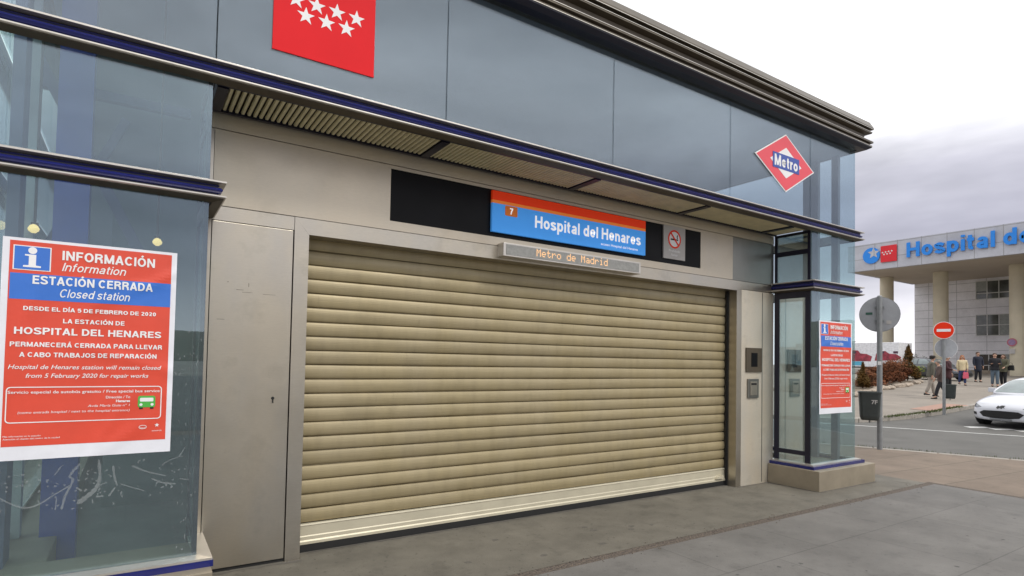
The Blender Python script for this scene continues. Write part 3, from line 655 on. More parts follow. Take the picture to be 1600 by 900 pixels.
# roller shutter
rs = thing  # (kept as part of the building: an Empty-free part)
sl = MB(); pitch_ = .1144; z = .227; xa, xb = FI0+.02, FI1-.015
prof = []
while z < 2.55:
    prof += [(0, z+.001), (.004, z+.006)]+[(.004+.0098*math.sin(math.pi*t)**.75, z+.006+(pitch_-.016)*t) for t in (.12, .25, .4, .55, .7, .85, .95)]+[(.005, z+pitch_-.010), (-.018, z+pitch_-.0095), (-.018, z+pitch_-.001)]
    z += pitch_
nx = 60
for i in range(nx+1):
    x = xa+(xb-xa)*i/nx
    for of, zz in prof: k_ = int((zz-.226)/pitch_); sl.v.append((x, YS-of+.0022*math.sin(x*(1.6+.37*(k_*7 % 5))+k_*2.4)+.0012*math.sin(x*7+k_*1.7), zz+.0016*math.sin(x*(1.1+.5*(k_*3 % 4))+k_*5)))
k = len(prof)
for i in range(nx):
    for j in range(k-1): a = i*k+j; sl.f.append((a, a+k, a+k+1, a+1))
sh = part(sl, 'roller_shutter', 'slat')
for p_ in sh.data.polygons: p_.use_smooth = False
part(MB().prism([(YS+.01, .222), (YS-.020, .222), (YS-.024, .21), (YS-.018, .205), (YS-.018, .13), (YS-.022, .122), (YS-.022, .095), (YS-.030, .085), (YS-.030, .064), (YS+.01, .064)], xb-xa, lambda y, z, d: (xa+d, y, z)), 'bottom_bar', 'slat_bar', sh)
part(MB().box(xa, xb, YS-.029, YS+.012, .005, .0635), 'rubber_seal', 'rubber', sh)
part(MB().prism([(6.20, .10), (6.34, .10), (6.34, .135), (6.22, .125)], .03, lambda x, y, d: (x, YS-.052+d, y)), 'latch', 'slat_bar', sh)
for x0, x1 in ((FI0+.0005, FI0+.022), (FI1-.018, FI1-.0005)):
    part(MB().box(x0, x1, YS-.055, YS-.03, .003, 2.486).box(x0, x1, YS+.02, YS+.045, .003, 2.486), 'guide_rail', 'dark')
# dried glue runs on the pane under the notice
gl2 = MB()
def smear(px, w0, w1):
    n = len(px)
    for i in range(n-1):
        a = Vector((px[i][0], px[i][1])); b = Vector((px[i+1][0], px[i+1][1])); d = (b-a).normalized(); nn_ = Vector((-d.y, d.x))
        wa = (w0+(w1-w0)*i/(n-1))*(.75+.5*math.sin(i*2.3+a.x*90)**2)*(.35 if n > 3 and i == 0 else 1); wb = (w0+(w1-w0)*(i+1)/(n-1))*(.75+.5*math.sin((i+1)*2.3+a.x*90)**2)*(.3 if n > 3 and i == n-2 else 1)
        gl2.add([(a.x-nn_.x*wa, YG-.003, a.y-nn_.y*wa), (b.x-nn_.x*wb, YG-.003, b.y-nn_.y*wb), (b.x+nn_.x*wb, YG-.003, b.y+nn_.y*wb), (a.x+nn_.x*wa, YG-.003, a.y+nn_.y*wa)], [(0, 1, 2, 3)])
def g_px(x, y): return (-.590+(x/1600*400)*.00307, .955-((y/4+675)-712)*.00334)
for c, w0, w1 in (([(590,170),(600,300),(570,380),(470,460)], .008, .022), ([(480,190),(420,270),(440,300),(400,400),(380,490)], .010, .008), ([(0,350),(80,410),(170,455),(250,440),(330,390),(430,330)], .006, .006), ([(345,490),(350,410)], .005, .004),
    ([(370,200),(330,260)], .006, .004), ([(680,220),(690,290),(710,360)], .010, .007), ([(800,230),(900,280),(1030,320)], .009, .005), ([(930,330),(1000,365),(1100,385)], .008, .006), ([(730,350),(800,380),(890,415)], .006, .004), ([(1000,235),(1070,200),(1150,185)], .005, .003),
    ([(1110,190),(1160,110)], .006, .003), ([(700,370),(660,430)], .006, .008), ([(580,425),(630,425)], .007, .005), ([(1120,350),(1190,360)], .004, .003), ([(560,440),(565,470)], .004, .004), ([(460,350),(500,380)], .010, .004), ([(600,350),(650,330)], .006, .003), ([(740,400),(735,430)], .006, .006)):
    smear(_cat([g_px(*p) for p in c], 6), w0*.62, w1*.62)
for i in range(150):
    x, y = random.uniform(30, 1220), random.gauss(330, 110); s = random.uniform(.0015, .0055)
    if y < 170: continue
    p = g_px(x, y); smear([p, (p[0]+random.gauss(0, .006), p[1]-abs(random.gauss(.006, .005)))], s, s*.7)
for i in range(60):
    p = (random.uniform(.22, .36), random.uniform(.35, 1.7)); s = random.uniform(.001, .003); smear([p, (p[0]+random.gauss(0, .004), p[1]-random.uniform(.004, .02))], s, s*.6)
part(gl2, 'glue_residue', 'glue', gl_)['kind'] = 'stuff'
#SPLIT
# ------------------------------------------------------------------ lamps inside the left bay
for x, y, z, lb in ((.14, 5.35, 2.425, 'small lit lamp behind glass above the right end of the large notice'), (-.60, 5.20, 2.40, 'small lit lamp behind glass above the left end of the large notice')):
    t = thing('wall_lamp', lb, 'lamp', (x, y, z), 0, 'lamps inside the glass bay')
    MB().lathe([(.012, -.03), (.03, -.015), (.034, .0), (.022, .022), (.008, .03)], (0, 0, 0), 12).build('lamp_glass', emit('lamp_warm', (1, .66, .26), .75), t)
    MB().box(-.02, .02, .03, .06, -.02, .05).tube([(0, 0, .03), (0, .05, .06), (0, .06, 2.0)], .008, 6).build('bracket', 'alu_brown', t)
# ------------------------------------------------------------------ signs on the building
def sq(mb, pts, mapf, d0, d1):
    mb.prism(pts, d1-d0, lambda x, y, d: mapf(x, y, d0+d))
    return mb
f = FRONT(YF)
# station name board
sg = thing('station_sign', 'blue and orange station name board reading Hospital del Henares above the shutter', 'station sign', (2.75, YF, 2.74))
def sgp(mb, name, m_): o = mb.build(name, m_, sg); o.location = (-2.75, -YF, -2.74); return o
sgp(sq(MB(), rect(2.750, 4.744, 2.738, 3.005), f, .002, .030), 'blue_field', 'sign_blue_lit')
sgp(sq(MB(), rect(2.750, 4.744, 3.0052, 3.035), f, .002, .030), 'orange_stripe', 'sign_orange_lit')
sgp(sq(MB(), rect(2.750, 4.744, 3.0352, 3.122), f, .002, .030), 'red_stripe', 'sign_red_lit')
sgp(sq(MB(), rrect(2.89, 3.03, 2.905, 3.0, .012), f, .0305, .032), 'line_badge', 'sign_orange')
b = MB(); gtext(b, '7', 2.96, 2.922, .036, .06, FRONT(YF-.0335), .2, align='C'); sgp(b, 'line_number', 'sign_white_lit')
b = MB(); gtext(b, 'Hospital del Henares', 3.235, 2.838, 1.43, .118, FRONT(YF-.0325), .18); sgp(b, 'lettering', 'sign_white_lit')
b = MB(); letters(b, text('acceso Hospital del Henares', 4.085, 2.775, w=.54, h=.026, bold=.01), FRONT(YF-.0325)); sgp(b, 'small_lettering', 'sign_white_lit')
# LED display box
ld = thing('led_display', 'slim metal display box with amber dot text below the name board', 'display', (2.9, YF, 2.5))
YD = 4.515
def ldp(mb, name, m_, **k): o = mb.build(name, m_, ld, **k); o.location = (-2.9, -YF, -2.5); return o
ldp(MB().box(2.835, 4.60, YD, YF-.002, 2.508, 2.634), 'casing', 'alu_light', bevel=.004)
ldp(MB().box(2.865, 4.57, YD-.004, YD-.0005, 2.524, 2.618), 'screen', 'led_face')
F5 = {'M':'10001 11011 10101 10101 10001 10001 10001','e':'00000 00000 01110 10001 11111 10000 01110','t':'01000 01000 11110 01000 01000 01001 00110','r':'00000 00000 10110 11001 10000 10000 10000','o':'00000 00000 01110 10001 10001 10001 01110','d':'00001 00001 01111 10001 10001 10001 01111','a':'00000 00000 01110 00001 01111 10001 01111','i':'00100 00000 01100 00100 00100 00100 01110',' ':'00000 '*7}
dots = MB(); cx = 3.21; pt = .0102
for ch in 'Metro de Madrid':
    for r_, row in enumerate(F5[ch].split()):
        for c_, v in enumerate(row):
            if v == '1':
                x = cx+c_*pt; z = 2.610-r_*pt; dots.box(x-.0046, x+.0046, YD-.0055, YD-.0041, z-.0046, z+.0046)
    cx += 6*pt
ldp(dots, 'dot_text', 'led')
# no smoking plate
ns = thing('no_smoking_sign', 'grey plate with red no smoking circle at the right of the name board', 'no smoking sign', (5.06, YF, 2.75))
def nsp(mb, name, m_): o = mb.build(name, m_, ns); o.location = (-5.06, -YF, -2.75); return o
nsp(sq(MB(), rect(5.056, 5.42, 2.752, 3.132), f, -.004, .012), 'plate', 'grey_sign')
mb = MB(); ring(mb, circ(5.235, 2.985, .108), circ(5.235, 2.985, .088), .002, FRONT(YF-.0125))
sq(mb, [(5.165, 3.045), (5.180, 3.058), (5.306, 2.927), (5.291, 2.914)], f, .0146, .0166); nsp(mb, 'ban_circle', 'sign_red')
nsp(sq(sq(MB(), circ(5.235, 2.985, .0875), f, .0122, .0135), circ(5.235, 2.985, .01), f, .0122, .0134), 'white_disc', 'white')
mb = MB(); sq(mb, rect(5.17, 5.27, 2.972, 2.99), f, .0137, .0144); sq(mb, rect(5.275, 5.295, 2.972, 2.99), f, .0137, .0144); sq(mb, [(5.275, 2.995), (5.29, 2.995), (5.285, 3.02), (5.295, 3.035), (5.28, 3.04), (5.27, 3.02)], f, .0137, .0144); nsp(mb, 'cigarette', 'dark')
b = MB(); letters(b, text('Prohibido', 5.238, 2.835, w=.19, h=.028, align='C'), FRONT(YF-.0135)); letters(b, text('fumar', 5.238, 2.79, w=.11, h=.028, align='C'), FRONT(YF-.0135)); nsp(b, 'lettering', 'white')
# regional flag panel
fl = thing('flag_panel', 'square red panel with seven white stars on the upper glass', 'flag', (.717, YG, 3.6))
def flp(mb, name, m_): o = mb.build(name, m_, fl); o.location = (-.717, -YG, -3.6); return o
g = FRONT(YG)
flp(sq(MB(), rect(.717, 1.417, 3.598, 4.20), g, .002, .008), 'red_field', 'flag_red')
mb = MB()
for x, z in ((.86, 3.981), (.998, 3.985), (1.138, 3.988), (1.279, 3.988), (.927, 3.889), (1.067, 3.890), (1.208, 3.893)): sq(mb, star(x, z, .062), g, .0082, .0092)
flp(mb, 'star', 'white')
# metro diamond
md = thing('metro_diamond', 'red diamond sign reading Metro on the upper glass at the corner', 'metro sign', (6.62, YG, 4.02))
def mdp(mb, name, m_): o = mb.build(name, m_, md); o.location = (-6.62, -YG, -4.02); return o
dm = lambda s: [(6.622-.622*s, 4.018), (6.622, 4.018-.357*s), (6.622+.622*s, 4.018), (6.622, 4.018+.357*s)]
mdp(sq(MB(), dm(1), g, .002, .009), 'white_border', 'white')
mdp(sq(MB(), dm(.955), g, .0092, .011), 'red_diamond', 'met_red')
mdp(sq(MB(), dm(.53), g, .0112, .013), 'white_diamond', 'white')
mdp(sq(MB(), rect(6.345, 6.90, 3.925, 4.112), g, .0132, .015), 'blue_bar', 'met_blue')
b = MB(); gtext(b, 'Metro', 6.622, 3.953, .485, .135, FRONT(YG-.0158), .2, align='C'); mdp(b, 'lettering', 'white')
# intercom panels
ic = thing('intercom', 'square dark intercom panel on the steel to the right of the shutter', 'intercom', (6.6, YF, 1.45))
def icp(mb, name, m_, **k): o = mb.build(name, m_, ic, **k); o.location = (-6.6, -YF, -1.45); return o
icp(MB().box(6.60, 6.93, YF-.016, YF, 1.45, 1.765), 'plate', 'alu_brown', bevel=.004)
icp(MB().box(6.70, 6.83, YF-.019, YF-.0165, 1.52, 1.70), 'screen', 'black')
cr = thing('card_reader', 'small steel call box under the square intercom panel', 'call box', (6.63, YF, 1.1))
def crp(mb, name, m_, **k): o = mb.build(name, m_, cr, **k); o.location = (-6.63, -YF, -1.1); return o
crp(MB().box(6.635, 6.86, YF-.02, YF, 1.115, 1.365), 'casing', 'steel_dark', bevel=.008)
crp(MB().box(6.675, 6.82, YF-.026, YF-.0205, 1.15, 1.33), 'cover', 'steel', bevel=.004)
crp(MB().box(6.69, 6.80, YF-.029, YF-.0262, 1.285, 1.31), 'slot', 'dark')
# notices
def poster(x0, z0, label):
    Wd, Hd = .812, 1.205
    ps = thing('information_poster', label, 'poster', (x0, YG, z0), 0, 'closure notices on the glass')
    q = lambda d0: (lambda x, y, d=0: (x, -(d0+d), y))
    sh_ = MB(); nx_, nz_ = 14, 20
    rq = random.Random(int(x0*100)); cre = [(rq.uniform(0, math.pi), rq.uniform(.05, .75), rq.uniform(.05, 1.15), rq.uniform(.002, .0055), rq.uniform(.028, .06)) for _ in range(11)]
    def wr(x, y):
        h_ = .0014*(1+math.sin(9*x+3*y+x0))+.001*(1+math.sin(14*y-5*x+1))
        for a, cx_, cy_, am, wd in cre:
            d_ = (x-cx_)*math.cos(a)+(y-cy_)*math.sin(a); u_ = -(x-cx_)*math.sin(a)+(y-cy_)*math.cos(a)
            h_ += am*math.exp(-(d_/wd)**2)*math.exp(-(u_/.28)**2)
        return h_
    for k_, dd in ((0, .0035), (1, .0025)):
        for i in range(nx_+1):
            for j in range(nz_+1):
                x, y = Wd*i/nx_, Hd*j/nz_; sh_.v.append((x, -(dd), y))
    nv = (nx_+1)*(nz_+1)
    for i in range(nx_):
        for j in range(nz_):
            a = i*(nz_+1)+j; sh_.f += [(a, a+1, a+nz_+2, a+nz_+1), (a+nv, a+nv+1, a+nv+nz_+2, a+nv+nz_+1)]
    sh_.build('paper_sheet', 'paper', ps)
    X0, X1, Y0, Y1 = .030, Wd-.028, .075, Hd-.016      # printed field
    fw_, fh_ = X1-X0, Y1-Y0
    U = lambda u: X0+u*fw_
    V = lambda v: Y1-v*fh_
    sq(MB(), rect(X0, X1, Y0, Y1), q(0), .0038, .0046).build('red_field', 'p_red', ps)
    sq(MB(), rect(U(.008), X1, V(.285), V(.158)), q(0), .0048, .0055).build('blue_banner', 'p_blue', ps)
    ibx = sq(MB(), rect(U(.02), U(.235), V(.142), V(.022)), q(0), .0048, .0053).build('icon_border', 'white', ps)
    sq(MB(), rect(U(.027), U(.228), V(.138), V(.026)), q(0), .0055, .0060).build('icon_field', 'p_blue', ibx)
    mb = MB(); cx = U(.128); sq(mb, circ(cx, V(.044), .019), q(0), .0062, .0067)
    sq(mb, [(cx-.032, V(.064)), (cx-.032, V(.071)), (cx-.015, V(.072)), (cx-.015, V(.117)), (cx-.038, V(.119)), (cx-.038, V(.127)), (cx+.038, V(.127)), (cx+.038, V(.119)), (cx+.016, V(.117)), (cx+.016, V(.064))], q(0), .0062, .0067)
    mb.build('icon_letter', 'white', ibx)
    tx = MB()
    def ln(s, u0, u1, vb, h, bold=.015, shear=0):
        if h > .0199 and all(c == ' ' or c in 'ABCDEFHIJLMNOPRSTVÓÍÁ0257abcdefhiklmnoprstuy' for c in s) and len(s) < 36:
            gtext(tx, s, U(u0), V(vb), (u1-u0)*fw_-shear*h*fh_, h*fh_, q(.0068), .19 if bold > .01 else .13, shear=shear); return
        letters(tx, text(s, U(u0), V(vb), w=(u1-u0)*fw_, h=h*fh_, bold=bold, shear=shear, res=3), q(.0068))
    ln('INFORMACIÓN', .30, .885, .078, .047, .03); ln('Information', .30, .705, .133, .042, .0, .25)
    ln('ESTACIÓN CERRADA', .135, .875, .207, .042, .025); ln('Closed station', .29, .735, .266, .042, .0, .2)
    ln('DESDE EL DÍA 5 DE FEBRERO DE 2020', .09, .905, .338, .020, .03); ln('LA ESTACIÓN DE', .32, .70, .395, .022, .03)
    ln('HOSPITAL DEL HENARES', .045, .945, .455, .034, .03); ln('PERMANECERÁ CERRADA PARA LLEVAR', .025, .955, .516, .023, .03)
    ln('A CABO TRABAJOS DE REPARACIÓN', .08, .92, .566, .023, .03)
    ln('Hospital de Henares station will remain closed', .02, .955, .625, .021, .006, .25); ln('from 5 February 2020 for repair works', .12, .87, .668, .021, .006, .25)
    ln('Servicio especial de autobús gratuito / Free special bus service', .025, .95, .745, .014, .01)
    ln('Dirección / To', .60, .755, .775, .013, .01); ln('Henares', .665, .755, .795, .013, .03); ln('Avda María Guiu nº 1', .49, .755, .817, .012, .0, .2); ln('(como entrada hospital / next to the hospital entrance)', .085, .755, .843, .012, .0, .2)
    ln('Más información en la estación', .01, .22, .955, .008, 0); ln('Atención al cliente del metro de la ciudad', .01, .33, .968, .008, 0)
    mb = MB(); ring(mb, rrect(U(.015), U(.965), V(.888), V(.712), .02), rrect(U(.015)+.005, U(.965)-.005, V(.888)+.005, V(.712)-.005, .016), .0005, q(.0058)); mb.build('text_frame', 'white', ps)
    tx.build('lettering', 'white', ps)
    # bus pictogram
    cx = U(.865); cy = V(.80)
    bus = sq(MB(), rrect(cx-.044, cx+.044, cy-.028, cy+.040, .012), q(0), .0058, .0063).build('bus_icon', 'green', ps)
    mb = MB(); sq(mb, rrect(cx-.034, cx+.034, cy+.006, cy+.028, .006), q(0), .0065, .0069); sq(mb, circ(cx-.028, cy-.012, .008, 12), q(0), .0065, .0069); sq(mb, circ(cx+.028, cy-.012, .008, 12), q(0), .0065, .0069); mb.build('bus_window', 'white', bus)
    mb = MB(); sq(mb, rect(cx-.036, cx-.018, cy-.038, cy-.028), q(0), .0058, .0062); sq(mb, rect(cx+.018, cx+.036, cy-.038, cy-.028), q(0), .0058, .0062); mb.build('bus_wheel', 'dark', bus)
    mb = MB(); ring(mb, circ(U(.845), V(.93), .020, 20, .012), circ(U(.845), V(.93), .017, 20, .009), .0004, q(.0058)); sq(mb, star(U(.94), V(.922), .013), q(0), .0058, .0062)
    letters(mb, text('metro', U(.845), V(.9365), w=.026, h=.008, align='C'), q(.0062)); letters(mb, text('consorcio', U(.94), V(.955), w=.05, h=.009, align='C'), q(.0062)); mb.build('logo', 'white', ps)
    for ch in list(ps.children)+[c2 for c1 in ps.children for c2 in c1.children]:
        bm = bmesh.new(); bm.from_mesh(ch.data)
        for _ in range(6):
            lg_ = [e_ for e_ in bm.edges if e_.calc_length() > .024]
            if not lg_: break
            bmesh.ops.triangulate(bm, faces=[f_ for f_ in bm.faces if len(f_.verts) > 4]); lg_ = [e_ for e_ in bm.edges if e_.calc_length() > .024]
            bmesh.ops.subdivide_edges(bm, edges=lg_, cuts=1, use_grid_fill=True)
        bmesh.ops.triangulate(bm, faces=[f_ for f_ in bm.faces if len(f_.verts) > 4])
        for v in bm.verts: v.co.y -= wr(v.co.x, v.co.z)
        bm.to_mesh(ch.data); bm.free()
    return ps
p1 = poster(-.598, .958, 'large red closure notice on the left glass bay beside the steel door')
p2 = poster(7.378, .930, 'red closure notice on the right glass bay near the road')
#SPLIT
# ------------------------------------------------------------------ ground details
gp = MB()
for x, y, r_ in ((2.9, 2.75, .035), (2.98, 2.74, .028)):
    gp.prism([(x+r_*(1+.3*random.random())*math.cos(a*.7), y+r_*.8*(1+.3*random.random())*math.sin(a*.7)) for a in range(9)], .001, lambda a, b, d: (a, b, .0045+d))
structure(gp.build('paving_gum', 'gum'))
ss = MB()
for i in range(16):
    x, y = random.uniform(1.2, 6.9), random.uniform(3.6, 4.5); r_ = random.uniform(.005, .022)
    if y > 3.9 and x > 6.9: continue
    ss.prism([(x+r_*(1+.5*random.random())*math.cos(a*.9)*1.4, y+r_*(1+.4*random.random())*math.sin(a*.9)) for a in range(7)], .0005, lambda a, b, d: (a, b, .0055+d))
structure(ss.build('apron_stains', 'stain'))
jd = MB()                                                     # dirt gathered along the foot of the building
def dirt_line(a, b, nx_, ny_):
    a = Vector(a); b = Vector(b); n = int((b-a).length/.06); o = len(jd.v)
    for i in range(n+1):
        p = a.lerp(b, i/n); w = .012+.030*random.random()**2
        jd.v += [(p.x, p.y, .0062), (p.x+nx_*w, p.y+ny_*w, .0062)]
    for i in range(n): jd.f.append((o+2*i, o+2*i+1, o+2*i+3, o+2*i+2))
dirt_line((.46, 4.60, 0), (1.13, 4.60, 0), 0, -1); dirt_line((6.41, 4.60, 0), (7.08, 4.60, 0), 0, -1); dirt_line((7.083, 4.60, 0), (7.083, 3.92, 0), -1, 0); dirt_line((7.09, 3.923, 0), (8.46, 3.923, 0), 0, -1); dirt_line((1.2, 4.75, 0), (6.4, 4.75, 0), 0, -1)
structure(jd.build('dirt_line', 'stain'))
gm2 = MB()
for i in range(60):
    x, y = random.uniform(1.5, 9), random.uniform(.6, 3.35); r_ = random.uniform(.006, .016)
    gm2.prism([(x+r_*(1+.4*random.random())*math.cos(a*.9), y+r_*(1+.4*random.random())*math.sin(a*.9)) for a in range(7)], .0006, lambda a, b, d: (a, b, .0049+d))
structure(gm2.build('paving_spots', mat('paving_spot', (.11, .105, .10), .85, 0, .2, 3)))
gt = MB()
for i in range(150):
    x = random.uniform(1.5, 8.9); y = random.choice((random.gauss(3.41, .02), random.gauss(3.56, .025), random.gauss(3.485, .03))); r_ = random.uniform(.003, .009)
    gt.add([(x-r_, y, .005), (x, y-r_, .005), (x+r_, y, .005), (x, y+r_, .005), (x, y, .005+r_*.9)], [(0, 1, 4), (1, 2, 4), (2, 3, 4), (3, 0, 4)])
g3 = gt.build('drain_grit', 'drain'); g3['kind'] = 'stuff'; g3['label'] = 'loose grit along the drain channel in the paving'

# ------------------------------------------------------------------ street signs and bins
def disc(c, nrm_ang, r_, t=.012, n=32):
    """a round plate facing nrm_ang in plan"""
    dx, dy = math.cos(nrm_ang), math.sin(nrm_ang); mb = MB(); vs = []
    for k_ in (0, t):
        for i in range(n):
            a = 2*math.pi*i/n; vs.append((c[0]+k_*dx-dy*r_*math.cos(a), c[1]+k_*dy+dx*r_*math.cos(a), c[2]+r_*math.sin(a)))
    return mb.add(vs, [tuple(range(n)), tuple(range(2*n-1, n-1, -1))]+[(i, (i+1) % n, n+(i+1) % n, n+i) for i in range(n)])
def plate(mb, c, ang, w, h, d0, d1):
    dx, dy = math.cos(ang), math.sin(ang); vs = []
    for k_ in (d0, d1):
        for a, b in ((-w, -h), (w, -h), (w, h), (-w, h)): vs.append((c[0]+k_*dx-dy*a, c[1]+k_*dy+dx*a, c[2]+b))
    return mb.add(vs, [(3,2,1,0),(4,5,6,7),(0,1,5,4),(1,2,6,5),(2,3,7,6),(3,0,4,7)])
rs1 = thing('road_sign', 'grey pole carrying a round road sign seen from its back, near the kerb', 'road sign', (11.81, 5.40, 0))
MB().tube([(0, 0, -.01), (0, 0, 2.88)], .046, 16).lathe([(.046, 2.88), (.03, 2.90)], (0, 0, 0), 16).build('pole', 'pole', rs1, smooth=False)
back = math.atan2(5.4, 11.81)      # face turned away from the station
d_ = disc((.055*math.cos(back), .055*math.sin(back), 2.545), back, .325).build('sign_disc', 'sign_back', rs1)
disc((.059*math.cos(back), .059*math.sin(back), 2.545), back, .334, .006).build('sign_rim', 'pole', d_)
mb = MB(); plate(mb, (.055*math.cos(back)-.09*-math.sin(back)*-1.9, .055*math.sin(back)+.17*math.cos(back), 2.565), back, .055, .022, -.006, -.002); mb.build('green_sticker', flat('green_sticker_ink', (.03, .10, .07)), d_)
mb = MB(); plate(mb, (.055*math.cos(back)+.15*math.sin(back), .055*math.sin(back)-.15*math.cos(back), 2.39), back, .04, .035, -.006, -.002); mb.build('sticker', 'grey_sign', d_)
for z in (2.42, 2.68):
    mb = MB(); plate(mb, (0, 0, z), back, .075, .02, .03, .054); mb.build('clamp', 'pole', rs1)
mb = MB(); plate(mb, (0, 0, 1.62), back+math.pi, .03, .035, .047, .050); mb.build('sticker', 'white', rs1)
def litter_bin(loc, ang, label, w=.165, h=.5, txt=None):
    b_ = thing('litter_bin', label, 'litter bin', loc, ang, 'pole mounted litter bins')
    mb = MB(); pr = []
    secs = [(-.0, .80), (.03, .90), (.08, .96), (h*.5, 1.0), (h*.86, 1.06), (h, 1.08)]
    n = 20; vs = []
    for z, s_ in secs:
        for p in rrect(-w*s_, w*s_, -w*.75*s_, w*.75*s_, .05, 4): vs.append((p[0], p[1], z))
    n = len(vs)//len(secs); fs = [tuple(range(n))]
    for i in range(len(secs)-1):
        for k_ in range(n): fs.append((i*n+k_, i*n+(k_+1) % n, (i+1)*n+(k_+1) % n, (i+1)*n+k_))
    mb.add(vs, fs); mb.build('bin_body', 'bin', b_)
    vs = []
    rr_ = [(1.08, h), (1.14, h), (1.14, h+.03), (1.0, h+.035), (1.0, h-.1)]; mb = MB()
    for s_, z in rr_:
        for p in rrect(-w*s_, w*s_, -w*.75*s_, w*.75*s_, .05, 4): vs.append((p[0], p[1], z))
    fs = []
    for i in range(len(rr_)-1):
        for k_ in range(n): fs.append((i*n+k_, i*n+(k_+1) % n, (i+1)*n+(k_+1) % n, (i+1)*n+k_))
    mb.add(vs, fs).build('rim', 'bin', b_)
    MB().box(-.03, .03, w*.7, w*.75+.06, h*.2, h*.3).box(-.03, .03, w*.7, w*.75+.06, h*.7, h*.8).box(-.012, .012, -.03, .03, -.05, -.001).build('bracket', 'pole', b_)
    if txt:
        mb = MB(); letters(mb, text(txt, .02, h*.62, h=.07, bold=.03), FRONT(-w*.75*1.03-.002)); mb.build('marking', 'grey_sign', b_)
    return b_
va = math.atan2(5.4, 11.8)-math.pi/2
litter_bin((11.64, 5.50, .55), va+.1, 'dark plastic litter bin hung on the pole of the round sign seen from behind', txt='7F')
ne = thing('no_entry_sign', 'red no entry sign with white bar on a grey pole across the road', 'road sign', (21.63, 7.99, T(21.63, 7.99)))
MB().tube([(0, 0, -.02), (0, 0, 2.95)], .045, 12).build('pole', 'pole', ne)
fa = math.atan2(-7.99, -21.63)
d_ = disc((.06*math.cos(fa), .06*math.sin(fa), 2.665), fa, .275, .012).build('sign_disc', 'white', ne)
disc((.073*math.cos(fa), .073*math.sin(fa), 2.665), fa, .258, .003).build('red_disc', 'sign_red', d_)
mb = MB(); plate(mb, (.073*math.cos(fa), .073*math.sin(fa), 2.665), fa, .18, .042, .0045, .007); mb.build('white_bar', 'white', d_)
d2 = disc((-.064*math.cos(fa)+.03, -.064*math.sin(fa)-.05, 2.10), fa+math.pi+.25, .30, .012).build('sign_disc', 'sign_back', ne)
disc((-.068*math.cos(fa)+.03+.0, -.068*math.sin(fa)-.05, 2.10), fa+math.pi+.25, .308, .006).build('sign_rim', 'white', d2)
litter_bin((21.80, 7.89, .585), fa+math.pi/2, 'dark litter bin hung on the no entry sign pole', .15, .42)

# ------------------------------------------------------------------ foliage
def leaf_cloud(mb, c, rad, n, ls, cone=0, lumps=6):
    cs = [(Vector((random.gauss(0, .38), random.gauss(0, .38), random.uniform(-.6, .8))), random.uniform(.35, .6)) for _ in range(lumps)]
    for i in range(n):
        k_, s_ = random.choice(cs); d = Vector((random.gauss(0, 1), random.gauss(0, 1), random.gauss(0, 1))).normalized()*s_*random.random()**.35
        p = k_+d
        if cone: f_ = max(.16, 1-(p.z+1)/2.3); p.x *= f_*1.2; p.y *= f_*1.2
        p = Vector((c[0]+p.x*rad[0], c[1]+p.y*rad[1], c[2]+max(-.98, p.z)*rad[2]))
        a = Vector((random.gauss(0, 1), random.gauss(0, 1), random.gauss(0, 1))).normalized(); b = a.orthogonal().normalized()
        l_ = ls*random.uniform(.6, 1.3); a *= l_; b *= l_*.45
        mb.add([p-a, p+b, p+a, p-b], [(0, 1, 2, 3)])
def bush(name, x, y, rx, rz, leaf_m, label, n=700, ls=.05, cone=0, lumps=7):
    t = thing(name, label, 'shrub', (x, y, T(x, y)+.04), 0, 'shrubs in the planting bed')
    mb = MB()
    for i in range(7):
        a = random.random()*6.28; mb.tube([(0, 0, -.03), (rx*.3*math.cos(a), rx*.3*math.sin(a), rz*.8), (rx*.5*math.cos(a), rx*.5*math.sin(a), rz*1.5)], [.02, .012, .004], 5)
    mb.build('stem', flat('twig_bark', (.10, .06, .035), .9), t)
    mb = MB(); leaf_cloud(mb, (0, 0, rz*1.0), (rx, rx, rz), n, ls, cone, lumps); mb.build('foliage', leaf_m, t)
lf_rust = mat('rust_leaves', (.14, .042, .013), .8, 0, .3, 3, col2=(.06, .022, .008), spec=.2); lf_brown = mat('brown_leaves', (.22, .085, .038), .8, 0, .25, 3, col2=(.11, .045, .02), spec=.2)
lf_con = mat('dark_conifer', (.13, .062, .012), .8, 0, .3, 3, col2=(.05, .035, .01), spec=.2); lf_yel = mat('yellow_green_leaves', (.22, .24, .02), .7, 0, .3, 2, col2=(.10, .13, .015)); lf_green = mat('dark_leaves', (.045, .055, .02), .7, 0, .3, 2)
bush('conifer_shrub', 30.48, 14.72, .42, .62, lf_con, 'narrow dark conifer at the left end of the planting bed beside the station glass', 2200, .07, 1)
bush('dry_shrub', 31.58, 14.94, .75, .42, lf_brown, 'low pale dry shrub between the left conifer and the sign pole', 2000, .06)
bush('dry_shrub', 33.48, 15.42, .85, .55, lf_rust, 'rusty shrub just behind the pole of the round sign', 2200, .065)
bush('dry_shrub', 35.13, 15.75, .95, .60, lf_rust, 'broad rust brown shrub right of the sign pole', 2600, .065)
bush('dry_shrub', 36.77, 16.08, .9, .62, lf_brown, 'reddish twiggy shrub left of the tall conical conifer', 2400, .065)
bush('conifer_shrub', 39.66, 16.55, .75, 1.05, lf_con, 'tall conical brown conifer at the right end of the rusty shrubs', 3200, .075, 1)
bush('dry_shrub', 38.39, 16.40, .85, .6, lf_rust, 'rusty shrub at the foot of the tall conical conifer', 2200, .065)
bush('green_shrub', 42.91, 17.20, .62, .42, lf_yel, 'bright yellow green rounded shrub near the walking men', 1300, .05)
bush('green_shrub', 55.10, 22.23, .5, 1.0, lf_green, 'dark green upright shrub behind the yellow green one', 800, .06)
